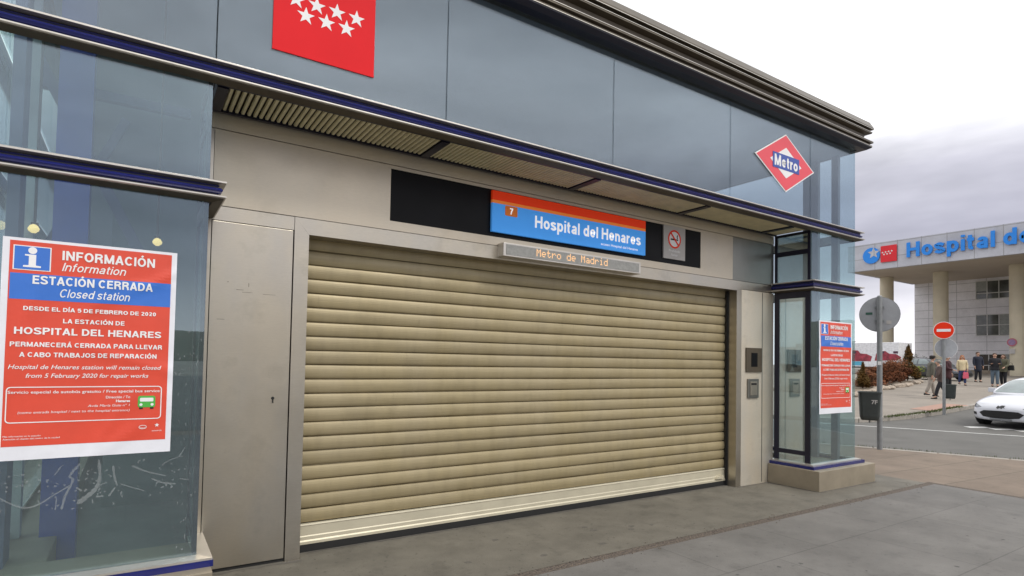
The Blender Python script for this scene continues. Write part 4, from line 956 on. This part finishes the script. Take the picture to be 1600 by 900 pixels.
edge = [(25.1, 12.75), (28, 13.45), (31.0, 14.0), (34.2, 14.55), (37.4, 15.2), (39.8, 15.9)]
for i in range(len(edge)-1):
    a = Vector(edge[i]); b = Vector(edge[i+1])
    for k_ in range(5):
        p = a.lerp(b, (k_+random.uniform(.2, .8))/5)+Vector((random.gauss(0, .1), random.gauss(0, .1))); s_ = random.uniform(.13, .24)
        bm = bmesh.new(); bmesh.ops.create_icosphere(bm, subdivisions=2, radius=1)
        for v in bm.verts: v.co = Vector((v.co.x*s_*1.5, v.co.y*s_, v.co.z*s_*.62))*(1+.18*math.sin(v.co.x*5+i)*math.cos(v.co.y*4+k_))
        me = bpy.data.meshes.new('edging_stone'); bm.to_mesh(me); bm.free()
        o = link('edging_stone', me, 'stone', None, (p.x, p.y, T(p.x, p.y)+s_*.3)); o.rotation_euler = (0, 0, .3+random.gauss(0, .4))
        tag(o, 'rough pale edging stone along the front of the shrub bed', 'stone', 'edging stones of the shrub bed')
# far tree beyond the lorry
tr = thing('tree', 'distant bare brownish tree showing just above the white lorry', 'tree', (68, 34.5, 1.2))
mb = MB().tube([(0, 0, 0), (.1, 0, 1.6), (0, .1, 2.8)], [.18, .13, .05], 7)
for i in range(9):
    a = i*.7; mb.tube([(0, 0, 1.5+.1*i), (.9*math.cos(a), .9*math.sin(a), 2.5+.1*i)], [.05, .01], 5)
mb.build('trunk', flat('tree_bark', (.12, .09, .07), .9), tr)
mb = MB(); leaf_cloud(mb, (0, 0, 2.6), (1.6, 1.6, 1.1), 1600, .10, 0, 9); mb.build('crown', mat('winter_twigs', (.22, .17, .14), .9, 0, .2, 2), tr)
#SPLIT
# ------------------------------------------------------------------ hospital
hs = thing('hospital', 'pale panelled hospital with deep canopy on round columns and blue lettering', 'hospital', (55.8, 20, 1.1))
def hp(mb, name, m_, parent=None, **k):
    o = mb.build(name, m_, parent or hs, **k)
    if parent is None: o.location = (-55.8, -20, -1.1)
    return o
cz0, cz1, yl, yr = 10.3, 12.7, 28.25, -14
hp(MB().box(55.8, 56.15, yr, yl, cz0, cz1), 'canopy_fascia', 'hosp_fascia')
hp(MB().box(56.151, 68.79, yl-.35, yl, cz0, cz1), 'canopy_side', 'hosp_fascia')
hp(MB().box(56.151, 68.79, yr, yl-.351, cz0+.012, cz0+.5).box(56.151, 68.79, yr, yl-.351, cz1-.4, cz1-.1), 'canopy_soffit', 'hosp_soffit')
for y in (27.6, 23.05, 17.5, 12, 6.5):
    hp(MB().lathe([(.58, .6), (.58, cz0+.01)], (61.8, y, 0), 28), 'column', 'column', smooth=False)
# wall with window openings filled by frames and panes
hp(MB().box(68.8, 90, yr, 28.03, .5, 12.2), 'wall', 'hosp_panel')
def window(ya, yb, za, zb, nx_, rows, pane='win_dark'):
    f_ = MB(); t_ = .07; xf = 68.7
    f_.box(xf, 68.797, ya, yb, za, za+t_).box(xf, 68.797, ya, yb, zb-t_, zb)
    for i in range(nx_+1):
        y = ya+(yb-ya)*i/nx_; y0 = min(max(y-t_/2, ya), yb-t_); f_.box(xf, 68.797, y0, y0+t_, za+t_, zb-t_)
    for r_ in rows:
        z_ = za+(zb-za)*r_
        for i in range(nx_):
            y0 = ya+(yb-ya)*i/nx_+t_*.6; y1 = ya+(yb-ya)*(i+1)/nx_-t_*.6; f_.box(xf, 68.797, y0, y1, z_-t_/2, z_+t_/2)
    w = hp(f_, 'window', 'win_frame')
    for i in range(nx_):
        y0 = ya+(yb-ya)*i/nx_; y1 = ya+(yb-ya)*(i+1)/nx_
        hp(MB().box(68.74, 68.795, y0+.02, y1-.02, za+.02, zb-.02), 'pane', pane, w)
    for i in range(nx_):
        if (i*7+int(za)) % 3 == 1:
            y0 = ya+(yb-ya)*i/nx_; y1 = ya+(yb-ya)*(i+1)/nx_
            hp(MB().box(68.73, 68.7385, y0+.06, y1-.06, za+(zb-za)*(.45 if za > 7 else .05), zb-.08), 'blind', mat('blind_fabric', (.34, .36, .34), .8), w)
for k_ in range(4):
    y1 = 22.72-k_*5.6; y0 = y1-2.75
    window(y0, y1, 8.25, 10.05, 3, (.33,)); window(y0, y1, 4.72, 6.80, 3, (.5,))
window(19.6, 22.75, 1.15, 3.0, 3, (.4,), 'door_brown'); window(12, 17, 1.15, 3.2, 4, (.6,), 'door_brown')
hp(MB().box(66.9, 68.4, 17.5, 24.5, .6, 1.42), 'low_wall', 'stone')
# lettering standing off the fascia
mb = MB(); hm_ = HOSP(55.72)
gtext(mb, 'Hospital', -23.27, 11.02, 6.13, 1.27, hm_, .19, .10); gtext(mb, 'del Henares', -16.62, 11.04, 8.9, 1.27, hm_, .19, .10)
hp(mb, 'lettering', 'hosp_blue')
mb = MB(); sq(mb, circ(-26.15, 11.58, .72), HOSP(55.75), 0, .08); lg = hp(mb, 'round_logo', 'hosp_blue')
mb = MB(); sq(mb, star(-25.95, 11.78, .52, 5, .45), HOSP(55.75), .082, .10); hp(mb, 'logo_star', 'hosp_fascia', lg)
mb = MB(); sq(mb, rect(-25.36, -24.07, 10.86, 12.30), HOSP(55.75), 0, .08); lr = hp(mb, 'red_logo', 'hosp_red')
mb = MB()
for i, (a, b) in enumerate(((-25.2, 11.72), (-24.95, 11.74), (-24.7, 11.76), (-24.45, 11.78), (-25.08, 11.54), (-24.83, 11.56), (-24.58, 11.58))): sq(mb, star(a, b, .10), HOSP(55.75), .082, .09)
hp(mb, 'logo_star', 'white', lr)
# small prohibition plate on the third column
npk = thing('parking_sign', 'small round red rimmed sign on the third hospital column', 'sign', (61.2, 17.75, 3.8))
mb = MB(); sq(mb, circ(0, 0, .34, 24), lambda x, y, d: (-d, -x, y), 0, .03); mb.build('disc', flat('faded_red', (.42, .12, .15)), npk)
mb = MB(); sq(mb, circ(0, 0, .24, 24), lambda x, y, d: (-.032-d, -x, y), 0, .005); mb.build('centre', mat('centre_ink', (.30, .2, .35), .5), npk)
mb = MB(); sq(mb, rect(-.2, .2, -.95, -.55), lambda x, y, d: (-d, -x, y), 0, .03); mb.build('plate', 'grey_sign', npk)

# ------------------------------------------------------------------ lorry with printed side
lo = thing('box_lorry', 'white box lorry with red and blue pictures on its side behind the shrubs', 'lorry', (51, 21.9, T(51, 24)))
MB().box(0, 2.3, 0, 8.6, .62, 2.62).build('box_body', mat('lorry_white', (.82, .83, .86), .4), lo, bevel=.04)
MB().box(.05, 2.25, .1, 10.4, .52, .72).build('chassis', 'dark', lo)
MB().prism([(8.75, .55), (10.7, .55), (10.75, 1.2), (10.35, 2.3), (8.75, 2.35)], 2.1, lambda y, z, d: (.1+d, y, z)).build('cab', 'white', lo, bevel=.05)
for x in (.15, 1.95):
    for y in (1.2, 2.2, 9.6): MB().lathe([(.30, 0), (.42, .02), (.42, .2), (.30, .22)], (x, y, .42), 20, 'X').build('wheel', 'rubber', lo)
mp_ = lambda x, y, d=0: (-.004-d, 7.3-x, y-.28)
mb = MB()
sq(mb, [(2.6, 1.35), (5.2, 1.35), (5.3, 1.75), (4.9, 1.95), (4.4, 2.0), (4.2, 2.25), (3.5, 2.3), (3.3, 2.0), (2.7, 1.9)], mp_, 0, .004)
sq(mb, [(5.5, 1.4), (7.2, 1.45), (7.5, 1.7), (7.1, 1.95), (6.6, 1.98), (6.3, 2.2), (5.7, 2.15), (5.6, 1.9)], mp_, 0, .004); mb.build('side_print', mat('lorry_red', (.42, .05, .08), .5, 0, .3, 3), lo)
mb = MB(); sq(mb, rect(-1.1, 4.6, 1.0, 1.33), mp_, 0, .004); mb.build('blue_stripe', flat('lorry_blue', (.10, .42, .60)), lo)
mb = MB()
for a in (3.7, 5.9, 6.9): sq(mb, rect(a, a+.35, 2.0, 2.18), mp_, .006, .008)
mb.build('print_detail', mat('lorry_print_dark', (.08, .03, .06), .5), lo)

# ------------------------------------------------------------------ cars
def car(loc, rz, label, paint, group, detail=True):
    """front at y=0 facing -Y, length along +Y"""
    c = thing('car', label, 'car', loc, rz, group)
    st_ = [ # y, half width, z bottom, z shoulder, z top(centre)
        (-.02, .40, .24, .48, .52), (.04, .60, .20, .56, .62), (.16, .76, .18, .62, .70), (.38, .855, .17, .70, .775), (.75, .89, .17, .775, .855), (1.15, .90, .17, .845, .925), (1.55, .905, .17, .90, .96),
        (2.2, .905, .17, .92, .97), (3.0, .905, .17, .93, .98), (3.8, .90, .18, .96, 1.02), (4.2, .86, .20, .97, 1.06), (4.5, .80, .26, .93, 1.03), (4.64, .66, .32, .80, .92)]
    rings_ = []
    for y, w, zb, zs, zt in st_:
        h = zs-zb
        rings_.append([(w*.80, zb), (w*.965, zb+h*.16), (w, zb+h*.42), (w*.985, zb+h*.72), (w*.93, zs), (w*.72, zs+(zt-zs)*.62), (w*.4, zs+(zt-zs)*.93), (0, zt)])
    mb = MB(); n = 15
    for (y, *_), rg in zip(st_, rings_):
        full = [(-a, b) for a, b in rg]+[(a, b) for a, b in reversed(rg[:-1])]
        for a, b in full: mb.v.append((a, y+.10*(abs(a)/.9)**2*(1 if y < .5 else 0), b))
    for i in range(len(st_)-1):
        for k_ in range(n-1): a = i*n+k_; mb.f.append((a, a+1, a+n+1, a+n))
        mb.f.append((i*n, i*n+n, i*n+2*n-1, i*n+n-1))
    mb.f.append(tuple(range(n))); mb.f.append(tuple((len(st_)-1)*n+k_ for k_ in range(n)))
    body = mb.build('body', paint, c, smooth=True)
    ss_ = body.modifiers.new('smooth', 'SUBSURF'); ss_.levels = 2; ss_.render_levels = 2
    bpy.context.view_layer.update(); dg = bpy.context.evaluated_depsgraph_get()
    me = bpy.data.meshes.new_from_object(body.evaluated_get(dg)); body.modifiers.clear(); body.data = me; me.shade_smooth()
    bvh = BVHTree.FromPolygons([v.co for v in me.vertices], [p.vertices for p in me.polygons])
    # cabin
    cs = [(1.02, .76, .90, .91), (1.5, .735, .935, 1.16), (2.0, .66, .96, 1.385), (2.5, .625, .97, 1.435), (3.0, .62, .97, 1.435), (3.5, .64, .97, 1.345), (4.25, .70, 1.0, 1.03)]
    mb = MB(); m_ = 9
    for y, w, zb, zt in cs:
        wb = max(w, .80) if y > 1.1 else w
        half = [(wb if y > 1.2 else w*1.0, zb-.06), (w+(wb-w)*.45, zb+(zt-zb)*.5), (w*.97, zt-(zt-zb)*.14), (w*.72, zt-.012), (0, zt)]
        for a, b in [(-a, b) for a, b in half]+[(a, b) for a, b in reversed(half[:-1])]: mb.v.append((a, y, b))
    for i in range(len(cs)-1):
        for k_ in range(m_-1): a = i*m_+k_; mb.f.append((a, a+1, a+m_+1, a+m_))
    mb.f.append(tuple(range(m_))); mb.f.append(tuple((len(cs)-1)*m_+k_ for k_ in range(m_)))
    cab = mb.build('cabin', paint, c, smooth=True)
    s2 = cab.modifiers.new('smooth', 'SUBSURF'); s2.levels = 2; s2.render_levels = 2
    bpy.context.view_layer.update(); me2 = bpy.data.meshes.new_from_object(cab.evaluated_get(bpy.context.evaluated_depsgraph_get())); cab.modifiers.clear(); cab.data = me2; me2.shade_smooth()
    bvh2 = BVHTree.FromPolygons([v.co for v in me2.vertices], [p.vertices for p in me2.polygons])
    def decal(name, poly, m2, org, axis, bv, off=.006, parent=c, th=.0):
        bm = bmesh.new(); bm.faces.new([bm.verts.new((p[0], p[1], 0)) for p in poly]); bmesh.ops.triangulate(bm, faces=bm.faces[:])
        for _ in range(4):
            lg_ = [e_ for e_ in bm.edges if e_.calc_length() > .06]
            if not lg_: break
            bmesh.ops.subdivide_edges(bm, edges=lg_, cuts=1); bmesh.ops.triangulate(bm, faces=bm.faces[:])
        dead = []
        for v in bm.verts:
            o_, d_ = org(v.co.x, v.co.y), Vector(axis)
            hit = bv.ray_cast(Vector(o_), d_)
            if hit[0] is None: dead.append(v); continue
            v.co = hit[0]-d_*off
        bmesh.ops.delete(bm, geom=dead, context='VERTS')
        me_ = bpy.data.meshes.new(name); bm.to_mesh(me_); bm.free(); me_.shade_smooth()
        return link(name, me_, m2, parent)
    fr_ = lambda x, z: (x, -3, z); ax = (0, 1, 0)
    gl_m = car_glass
    # windscreen, side windows, rear window
    top = lambda x, y: (x, y, 4)
    decal('windscreen', [(-.66, 1.14), (.66, 1.14), (.54, 1.95), (-.54, 1.95)], gl_m, top, (0, 0, -1), bvh2, .006)
    decal('rear_window', [(-.52, 3.45), (.52, 3.45), (.60, 4.1), (-.60, 4.1)], gl_m, top, (0, 0, -1), bvh2, .006)
    for s_ in (-1, 1):
        sd_ = lambda y, z, s_=s_: (s_*3, y, z)
        decal('side_window', [(1.62, .99), (2.55, .99), (2.55, 1.34), (2.1, 1.30)], gl_m, sd_, (-s_, 0, 0), bvh2)
        decal('side_window', [(2.62, .99), (3.75, 1.02), (3.4, 1.28), (2.62, 1.34)], gl_m, sd_, (-s_, 0, 0), bvh2)
        decal('headlight', [(s_*.47, .565), (s_*.60, .535), (s_*.76, .54), (s_*.83, .60), (s_*.80, .655), (s_*.64, .635)][::s_], car_lamp, fr_, ax, bvh, .006)
        decal('fog_lamp', [(s_*.60, .33), (s_*.80, .35), (s_*.80, .42), (s_*.62, .41)][::s_], 'dark', fr_, ax, bvh, .006)
        mb = MB(); mb.prism(rrect(-.10, .10, -.06, .07, .03), .07, lambda x, z, d: (s_*.93+x, 1.62+d, 1.0+z)); mb.build('mirror', paint, c, bevel=.015)
        for y in (.93, 3.63):
            w_ = MB().lathe([(.22, -.1), (.31, -.1), (.325, -.07), (.325, .07), (.31, .1), (.22, .1)], (s_*.80, y, .325), 28, 'X').build('wheel', 'rubber', c)
            MB().lathe([(.20, -.012), (.21, 0), (.20, .012), (.05, .02)], (s_*.902, y, .325), 20, 'X').build('rim', 'sign_back', w_)
            decal('wheel_arch', [(y+.375*math.cos(R(a)), .33+.375*math.sin(R(a))) for a in range(-14, 195, 12)], 'dark', lambda yy, z: (s_*3, yy, z), (-s_, 0, 0), bvh, .003)
    decal('grille', [(-.40, .475), (-.52, .41), (-.42, .305), (-.2, .275), (.2, .275), (.42, .305), (.52, .41), (.40, .475), (0, .485)][::-1], 'dark', fr_, ax, bvh, .008)
    decal('emblem', [(1.35*a, .585+1.25*(b-.595)) for a, b in [(-.075, .575), (-.055, .63), (-.02, .612), (.005, .635), (.03, .615), (.07, .632), (.055, .60), (.075, .575), (.04, .585), (.02, .555), (-.01, .58), (-.045, .555)]][::-1], mat('emblem_dark', (.05, .05, .05), .3, .6), fr_, ax, bvh, .010)
    decal('licence_plate', rect(-.26, .26, .20, .27), mat('plate_white', (.30, .31, .33), .5), fr_, ax, bvh, .010)
    decal('lower_intake', [(-.55, .185), (.55, .185), (.5, .205), (-.5, .205)], 'dark', fr_, ax, bvh, .005)
    for s_ in (-1, 1): MB().tube([(s_*.05, 1.12, .935), (s_*.25, 1.16, .965), (s_*.5+.05, 1.22, .975)], .009, 5).build('wiper', 'dark', c)
    return c
car_glass = mat('car_glass', (.20, .25, .25), .06, 0, .2, 1.5, spec=.8, coat=.5)
car_lamp = mat('headlamp_glass', (.20, .21, .23), .12, .4, .3, 14, coat=.5)
white_paint = mat('white_car_paint', (.58, .59, .63), .28, 0, .02, 1, coat=.6)
car((20.1, 6.1, T(20.6, 6.2)-.118), R(-97), 'white saloon car waiting at the side street junction, front towards the station', white_paint, 'cars near the hospital')
car((43.0, 14.6, T(44, 15)), R(-12), 'dark grey parked car behind the woman in the cream jumper', mat('grey_car_paint', (.05, .055, .065), .3, 0, .02, 1, coat=.6), 'cars near the hospital')

# ------------------------------------------------------------------ people
def skin(vs, es, rad, root, sub=1):
    me = bpy.data.meshes.new('skin'); me.from_pydata(vs, es, []); o = bpy.data.objects.new('skin', me); COL.objects.link(o)
    md_ = o.modifiers.new('s', 'SKIN'); md_.use_smooth_shade = True
    for i, r_ in enumerate(rad):
        d = me.skin_vertices[0].data[i]; d.radius = (r_, r_) if not isinstance(r_, tuple) else r_; d.use_root = (i == root)
    if sub: o.modifiers.new('d', 'SUBSURF').levels = sub
    bpy.context.view_layer.update()
    out_ = bpy.data.meshes.new_from_object(o.evaluated_get(bpy.context.evaluated_depsgraph_get())); bpy.data.objects.remove(o); bpy.data.meshes.remove(me)
    out_.shade_smooth(); return out_
skin_m = mat('skin_tone', (.46, .27, .19), .6, 0, .05, 3)
def person(x, y, rz, h, label, top_m, leg_m, hair_m, step=.0, lean=0, coat=.86, hair='short', arm=(.1, .1), elbow=(.15, .15), cap=None, bag=None, bulk=1.0, shoe_m='dark'):
    p = thing('person', label, 'person', (x, y, T(x, y)+.0), rz, 'people on the hospital pavement'); s_ = h/1.75
    p.scale = (s_, s_, s_)
    V = Vector
    hip = V((0, 0, .93-abs(step)*.12)); ln_ = lambda z: V((0, -math.sin(lean)*(z-.93), hip.z+(z-.93)*math.cos(lean)))
    legs = {}
    for sd_, sg_ in (('L', 1), ('R', -1)):
        f_ = step*sg_; hj = hip+V((sg_*.09, 0, -.04)); kn = V((sg_*.095, -f_*.40-.03, .50-abs(step)*.05)); an = V((sg_*.10, -f_*.78+(.04 if f_ < 0 else 0), .085+(.06 if f_ < -.1 else 0)))
        legs[sd_] = (hj, kn, an)
    sh_z = 1.43; arms = {}
    for i, (sd_, sg_) in enumerate((('L', 1), ('R', -1))):
        sp0 = ln_(sh_z)+V((sg_*.185, 0, 0)); a = arm[i]; el = sp0+V((sg_*.05, -math.sin(a)*.28, -math.cos(a)*.28)); b_ = a+elbow[i]; wr = el+V((-sg_*.02*(1+3*(elbow[i] > .8)), -math.sin(b_)*.25, -math.cos(b_)*.25))
        arms[sd_] = (sp0, el, wr, V((-sg_*.0, -math.sin(b_), -math.cos(b_))))
    # continuous body with head, hands and fingers
    vs = [hip, ln_(1.12), ln_(1.30), ln_(1.45), ln_(1.53), ln_(1.585)+V((0, -.02, 0)), ln_(1.655)+V((0, -.01, 0)), ln_(1.72)]
    rad = [(.13, .10), (.12, .095), (.14, .10), (.09, .07), .05, .065, (.075, .092), .055]; es = [(i, i+1) for i in range(7)]
    vs.append(ln_(1.64)+V((0, -.112, 0))); rad.append(.013); es.append((6, len(vs)-1))
    for sg_ in (1, -1): vs.append(ln_(1.65)+V((sg_*.085, 0, 0))); rad.append(.014); es.append((6, len(vs)-1))
    for sd_ in 'LR':
        a = len(vs); vs += list(legs[sd_]); rad += [.085, .055, .038]; es += [(0, a), (a, a+1), (a+1, a+2)]
        vs.append(legs[sd_][2]+V((0, -.13, -.055))); rad.append(.03); es.append((a+2, a+3))
        a = len(vs); sp0, el, wr, dr_ = arms[sd_]; vs += [sp0, el, wr, wr+dr_*.055]; rad += [.055, .042, .026, (.036, .02)]; es += [(3, a), (a, a+1), (a+1, a+2), (a+2, a+3)]
        px = V((0, 1, 0)) if abs(dr_.y) < .7 else V((1, 0, 0)); px = (px-dr_*px.dot(dr_)).normalized(); sgn = 1 if sd_ == 'L' else -1
        inn = V((-sgn, 0, 0))
        for k_, (of, l_) in enumerate(((-.026, .07), (-.009, .082), (.009, .076), (.025, .058))):
            b = len(vs); base = wr+dr_*.085+px*of; vs += [base, base+dr_*l_*.55+inn*.008, base+dr_*l_*.85+inn*.028]; rad += [.009, .0085, .007]; es += [(a+3, b), (b, b+1), (b+1, b+2)]
        b = len(vs); base = wr+dr_*.03-px*.035; vs += [base, base+dr_*.04-px*.018+inn*.012]; rad += [.011, .008]; es += [(a+2, b), (b, b+1)]
    link('body', skin(vs, es, rad, 0), skin_m, p)
    # trousers
    k = 1.22*bulk**.3; vs = [hip+V((0, 0, .07)), hip]; rad = [(.15, .115), (.155, .12)]; es = [(0, 1)]
    for sd_ in 'LR':
        a = len(vs); hj, kn, an = legs[sd_]; vs += [hj+V((0, 0, -.06)), kn, an.lerp(kn, .06)]; rad += [.10*k*.9, .068*k*.95, .054*k]; es += [(1, a), (a, a+1), (a+1, a+2)]
    link('trousers', skin(vs, es, rad, 1), leg_m, p)
    # jacket: torso down to the coat hem, sleeves to the wrist
    zh = coat; vs = [ln_(max(zh, .80)), ln_(1.05), ln_(1.28), ln_(1.44), ln_(1.52)]; rad = [(.20*bulk, .155*bulk), (.175*bulk, .14*bulk), (.19*bulk, .14*bulk), (.13, .10), (.072, .072)]; es = [(0, 1), (1, 2), (2, 3), (3, 4)]
    if zh < .8: vs.append(V((0, 0, zh))); rad.append((.20*bulk, .17*bulk)); es.append((0, 5))
    for sd_ in 'LR':
        a = len(vs); sp0, el, wr, dr_ = arms[sd_]; vs += [sp0+V((0, 0, -.01)), el, wr-dr_*.02]; rad += [.075*bulk, .060*bulk, .048]; es += [(3, a), (a, a+1), (a+1, a+2)]
    link('jacket', skin(vs, es, rad, 1), top_m, p)
    for sd_ in 'LR':
        an = legs[sd_][2]; mb = MB()
        vs2 = []; sec = [(-.17, .02, .035), (-.13, .042, .05), (-.04, .045, .075), (.03, .042, .09), (.065, .03, .075)]
        for dy, w_, hh in sec:
            for t_ in range(8):
                a = 2*math.pi*t_/8; vs2.append((an.x+w_*math.cos(a), an.y+dy, an.z-.083+hh*.5+hh*.5*math.sin(a)))
        fs2 = [tuple(range(8)), tuple(range(32, 40))]+[(i*8+k_, i*8+(k_+1) % 8, (i+1)*8+(k_+1) % 8, (i+1)*8+k_) for i in range(4) for k_ in range(8)]
        mb.add(vs2, fs2).build('shoe', shoe_m, p, smooth=True)
    # hair or cap
    hc = ln_(1.68)+V((0, .012, 0)); mb = MB(); mb.lathe([(.02, .088), (.06, .075), (.09, .035), (.098, -.01), (.085, -.05)], (hc.x, hc.y+.012, hc.z), 16)
    mb.build('hair', hair_m, p, smooth=True)
    if hair == 'long':
        mb = MB(); mb.tube([hc+V((0, .05, .02)), hc+V((0, .09, -.12)), hc+V((0, .10, -.28)), hc+V((0, .09, -.40))], [.075, .10, .10, .05], 10); mb.tube([hc+V((.07, .0, 0)), hc+V((.095, -.01, -.15)), hc+V((.09, -.06, -.30))], [.03, .04, .02], 7); mb.tube([hc+V((-.07, .0, 0)), hc+V((-.095, -.01, -.15)), hc+V((-.09, -.06, -.30))], [.03, .04, .02], 7)
        mb.build('long_hair', hair_m, p, smooth=True)
    if cap: MB().lathe([(.03, .105), (.09, .095), (.112, .05), (.11, .02), (.10, .015)], (hc.x, hc.y, hc.z), 16).prism([(-.08, -.09), (.08, -.09), (.06, -.17), (-.06, -.17)], .015, lambda a, b, d: (hc.x+a, hc.y+b, hc.z+.02+d)).build('cap', cap, p, smooth=False)
    # eyes and mouth
    mb = MB(); hd = ln_(1.66)
    for sg_ in (-1, 1): mb.box(hd.x+sg_*.032-.012, hd.x+sg_*.032+.012, hd.y-.104, hd.y-.09, hd.z+.004, hd.z+.014)
    mb.box(hd.x-.022, hd.x+.022, hd.y-.105, hd.y-.085, hd.z-.062, hd.z-.054); mb.build('face_feature', flat('face_dark', (.12, .05, .04)), p)
    return p
CM = lambda n, c: mat(n, c, .85, 0, .12, 5, .3, 30)
TO_CAM = lambda x, y: math.atan2(-y, -x)+math.pi/2       # rotation that turns a -Y facing figure to the station
olive = CM('olive_cloth', (.115, .11, .085)); beige = CM('beige_cloth', (.33, .29, .25)); brown = CM('brown_cloth', (.09, .062, .055)); blackc = CM('black_cloth', (.012, .012, .016)); maroon = CM('maroon_cloth', (.045, .012, .016)); cream = CM('cream_knit', (.62, .52, .33)); denim = CM('denim', (.035, .055, .15)); denim_l = CM('pale_denim', (.10, .14, .18)); navyc = CM('dark_navy_cloth', (.012, .016, .032)); parka = CM('parka_cloth', (.10, .095, .06))
h_dark = CM('dark_hair', (.02, .016, .014)); h_grey = CM('grey_hair', (.22, .20, .18)); h_red = CM('auburn_hair', (.30, .10, .03)); h_brown = CM('brown_hair', (.07, .04, .025))
person(28.7, 11.1, TO_CAM(28.7, 11.1)+1.9, 1.76, 'person in olive jacket, beige trousers and dark cap walking beside the yellow green shrub', olive, beige, h_dark, .22, .12, .82, arm=(.1, -.2), cap=h_dark, bulk=1.12)
person(27.7, 10.33, TO_CAM(27.7, 10.33)-1.35, 1.62, 'stooping person in long brown coat and black trousers striding left of the no entry pole', brown, blackc, h_grey, .30, .16, .70, arm=(.3, -.2), bulk=1.12)
person(31.3, 11.42, TO_CAM(31.3, 11.42)+1.2, 1.74, 'person in dark maroon coat standing directly behind the no entry pole', maroon, blackc, h_dark, .05, 0, .60, arm=(.05, .25), elbow=(.2, 1.0), bulk=1.12)
pw = person(38.2, 13.25, TO_CAM(38.2, 13.25)+.3, 1.66, 'person with long auburn hair in cream jumper and blue jeans, pink bag in hand', cream, denim, h_red, .14, 0, .86, 'long', arm=(.05, .0), elbow=(.4, .1), bulk=1.1)
person(42.5, 13.95, TO_CAM(42.5, 13.95)+.5, 1.80, 'person in long black coat and black trousers standing near the hospital door', navyc, blackc, h_brown, .04, 0, .55, bulk=1.12)
person(38.5, 11.9, TO_CAM(38.5, 11.9)+.1, 1.78, 'person in dark jacket and pale jeans holding something at the chest', blackc, denim_l, h_brown, .06, 0, .92, arm=(.25, .25), elbow=(1.5, 1.5), bulk=1.08)
pp = person(39.2, 11.75, TO_CAM(39.2, 11.75)-.4, 1.72, 'person with long brown hair in olive parka and black leggings, rightmost above the white car', parka, blackc, h_brown, .05, 0, .78, 'long', arm=(.2, .1), elbow=(.9, .5), bulk=1.22)
def held_bag(p, off, label, m_, w=.13, h=.17):
    loc = Vector((p.location.x+off[0], p.location.y+off[1], p.location.z+off[2]))
    b_ = thing('hand_bag', label, 'bag', loc, p.rotation_euler.z)
    mb = MB(); mb.prism([(-w, 0), (w, 0), (w*.85, 2*h), (-w*.85, 2*h)], .10, lambda x, z, d: (x, d-.05, z)); mb.build('bag_body', m_, b_, bevel=.02)
    MB().tube([(-w*.5, 0, 2*h-.01), (-w*.4, 0, 2*h+.1), (0, 0, 2*h+.14), (w*.4, 0, 2*h+.1), (w*.5, 0, 2*h-.01)], .01, 6).build('handle', m_, b_)
held_bag(pw, (-.12, -.20, .38), 'pink shopping bag held by the person in the cream jumper', flat('pink_plastic', (.62, .10, .16)))
held_bag(pp, (.05, -.30, .86), 'dark shoulder bag at the side of the person in the olive parka', 'dark', .16, .14)
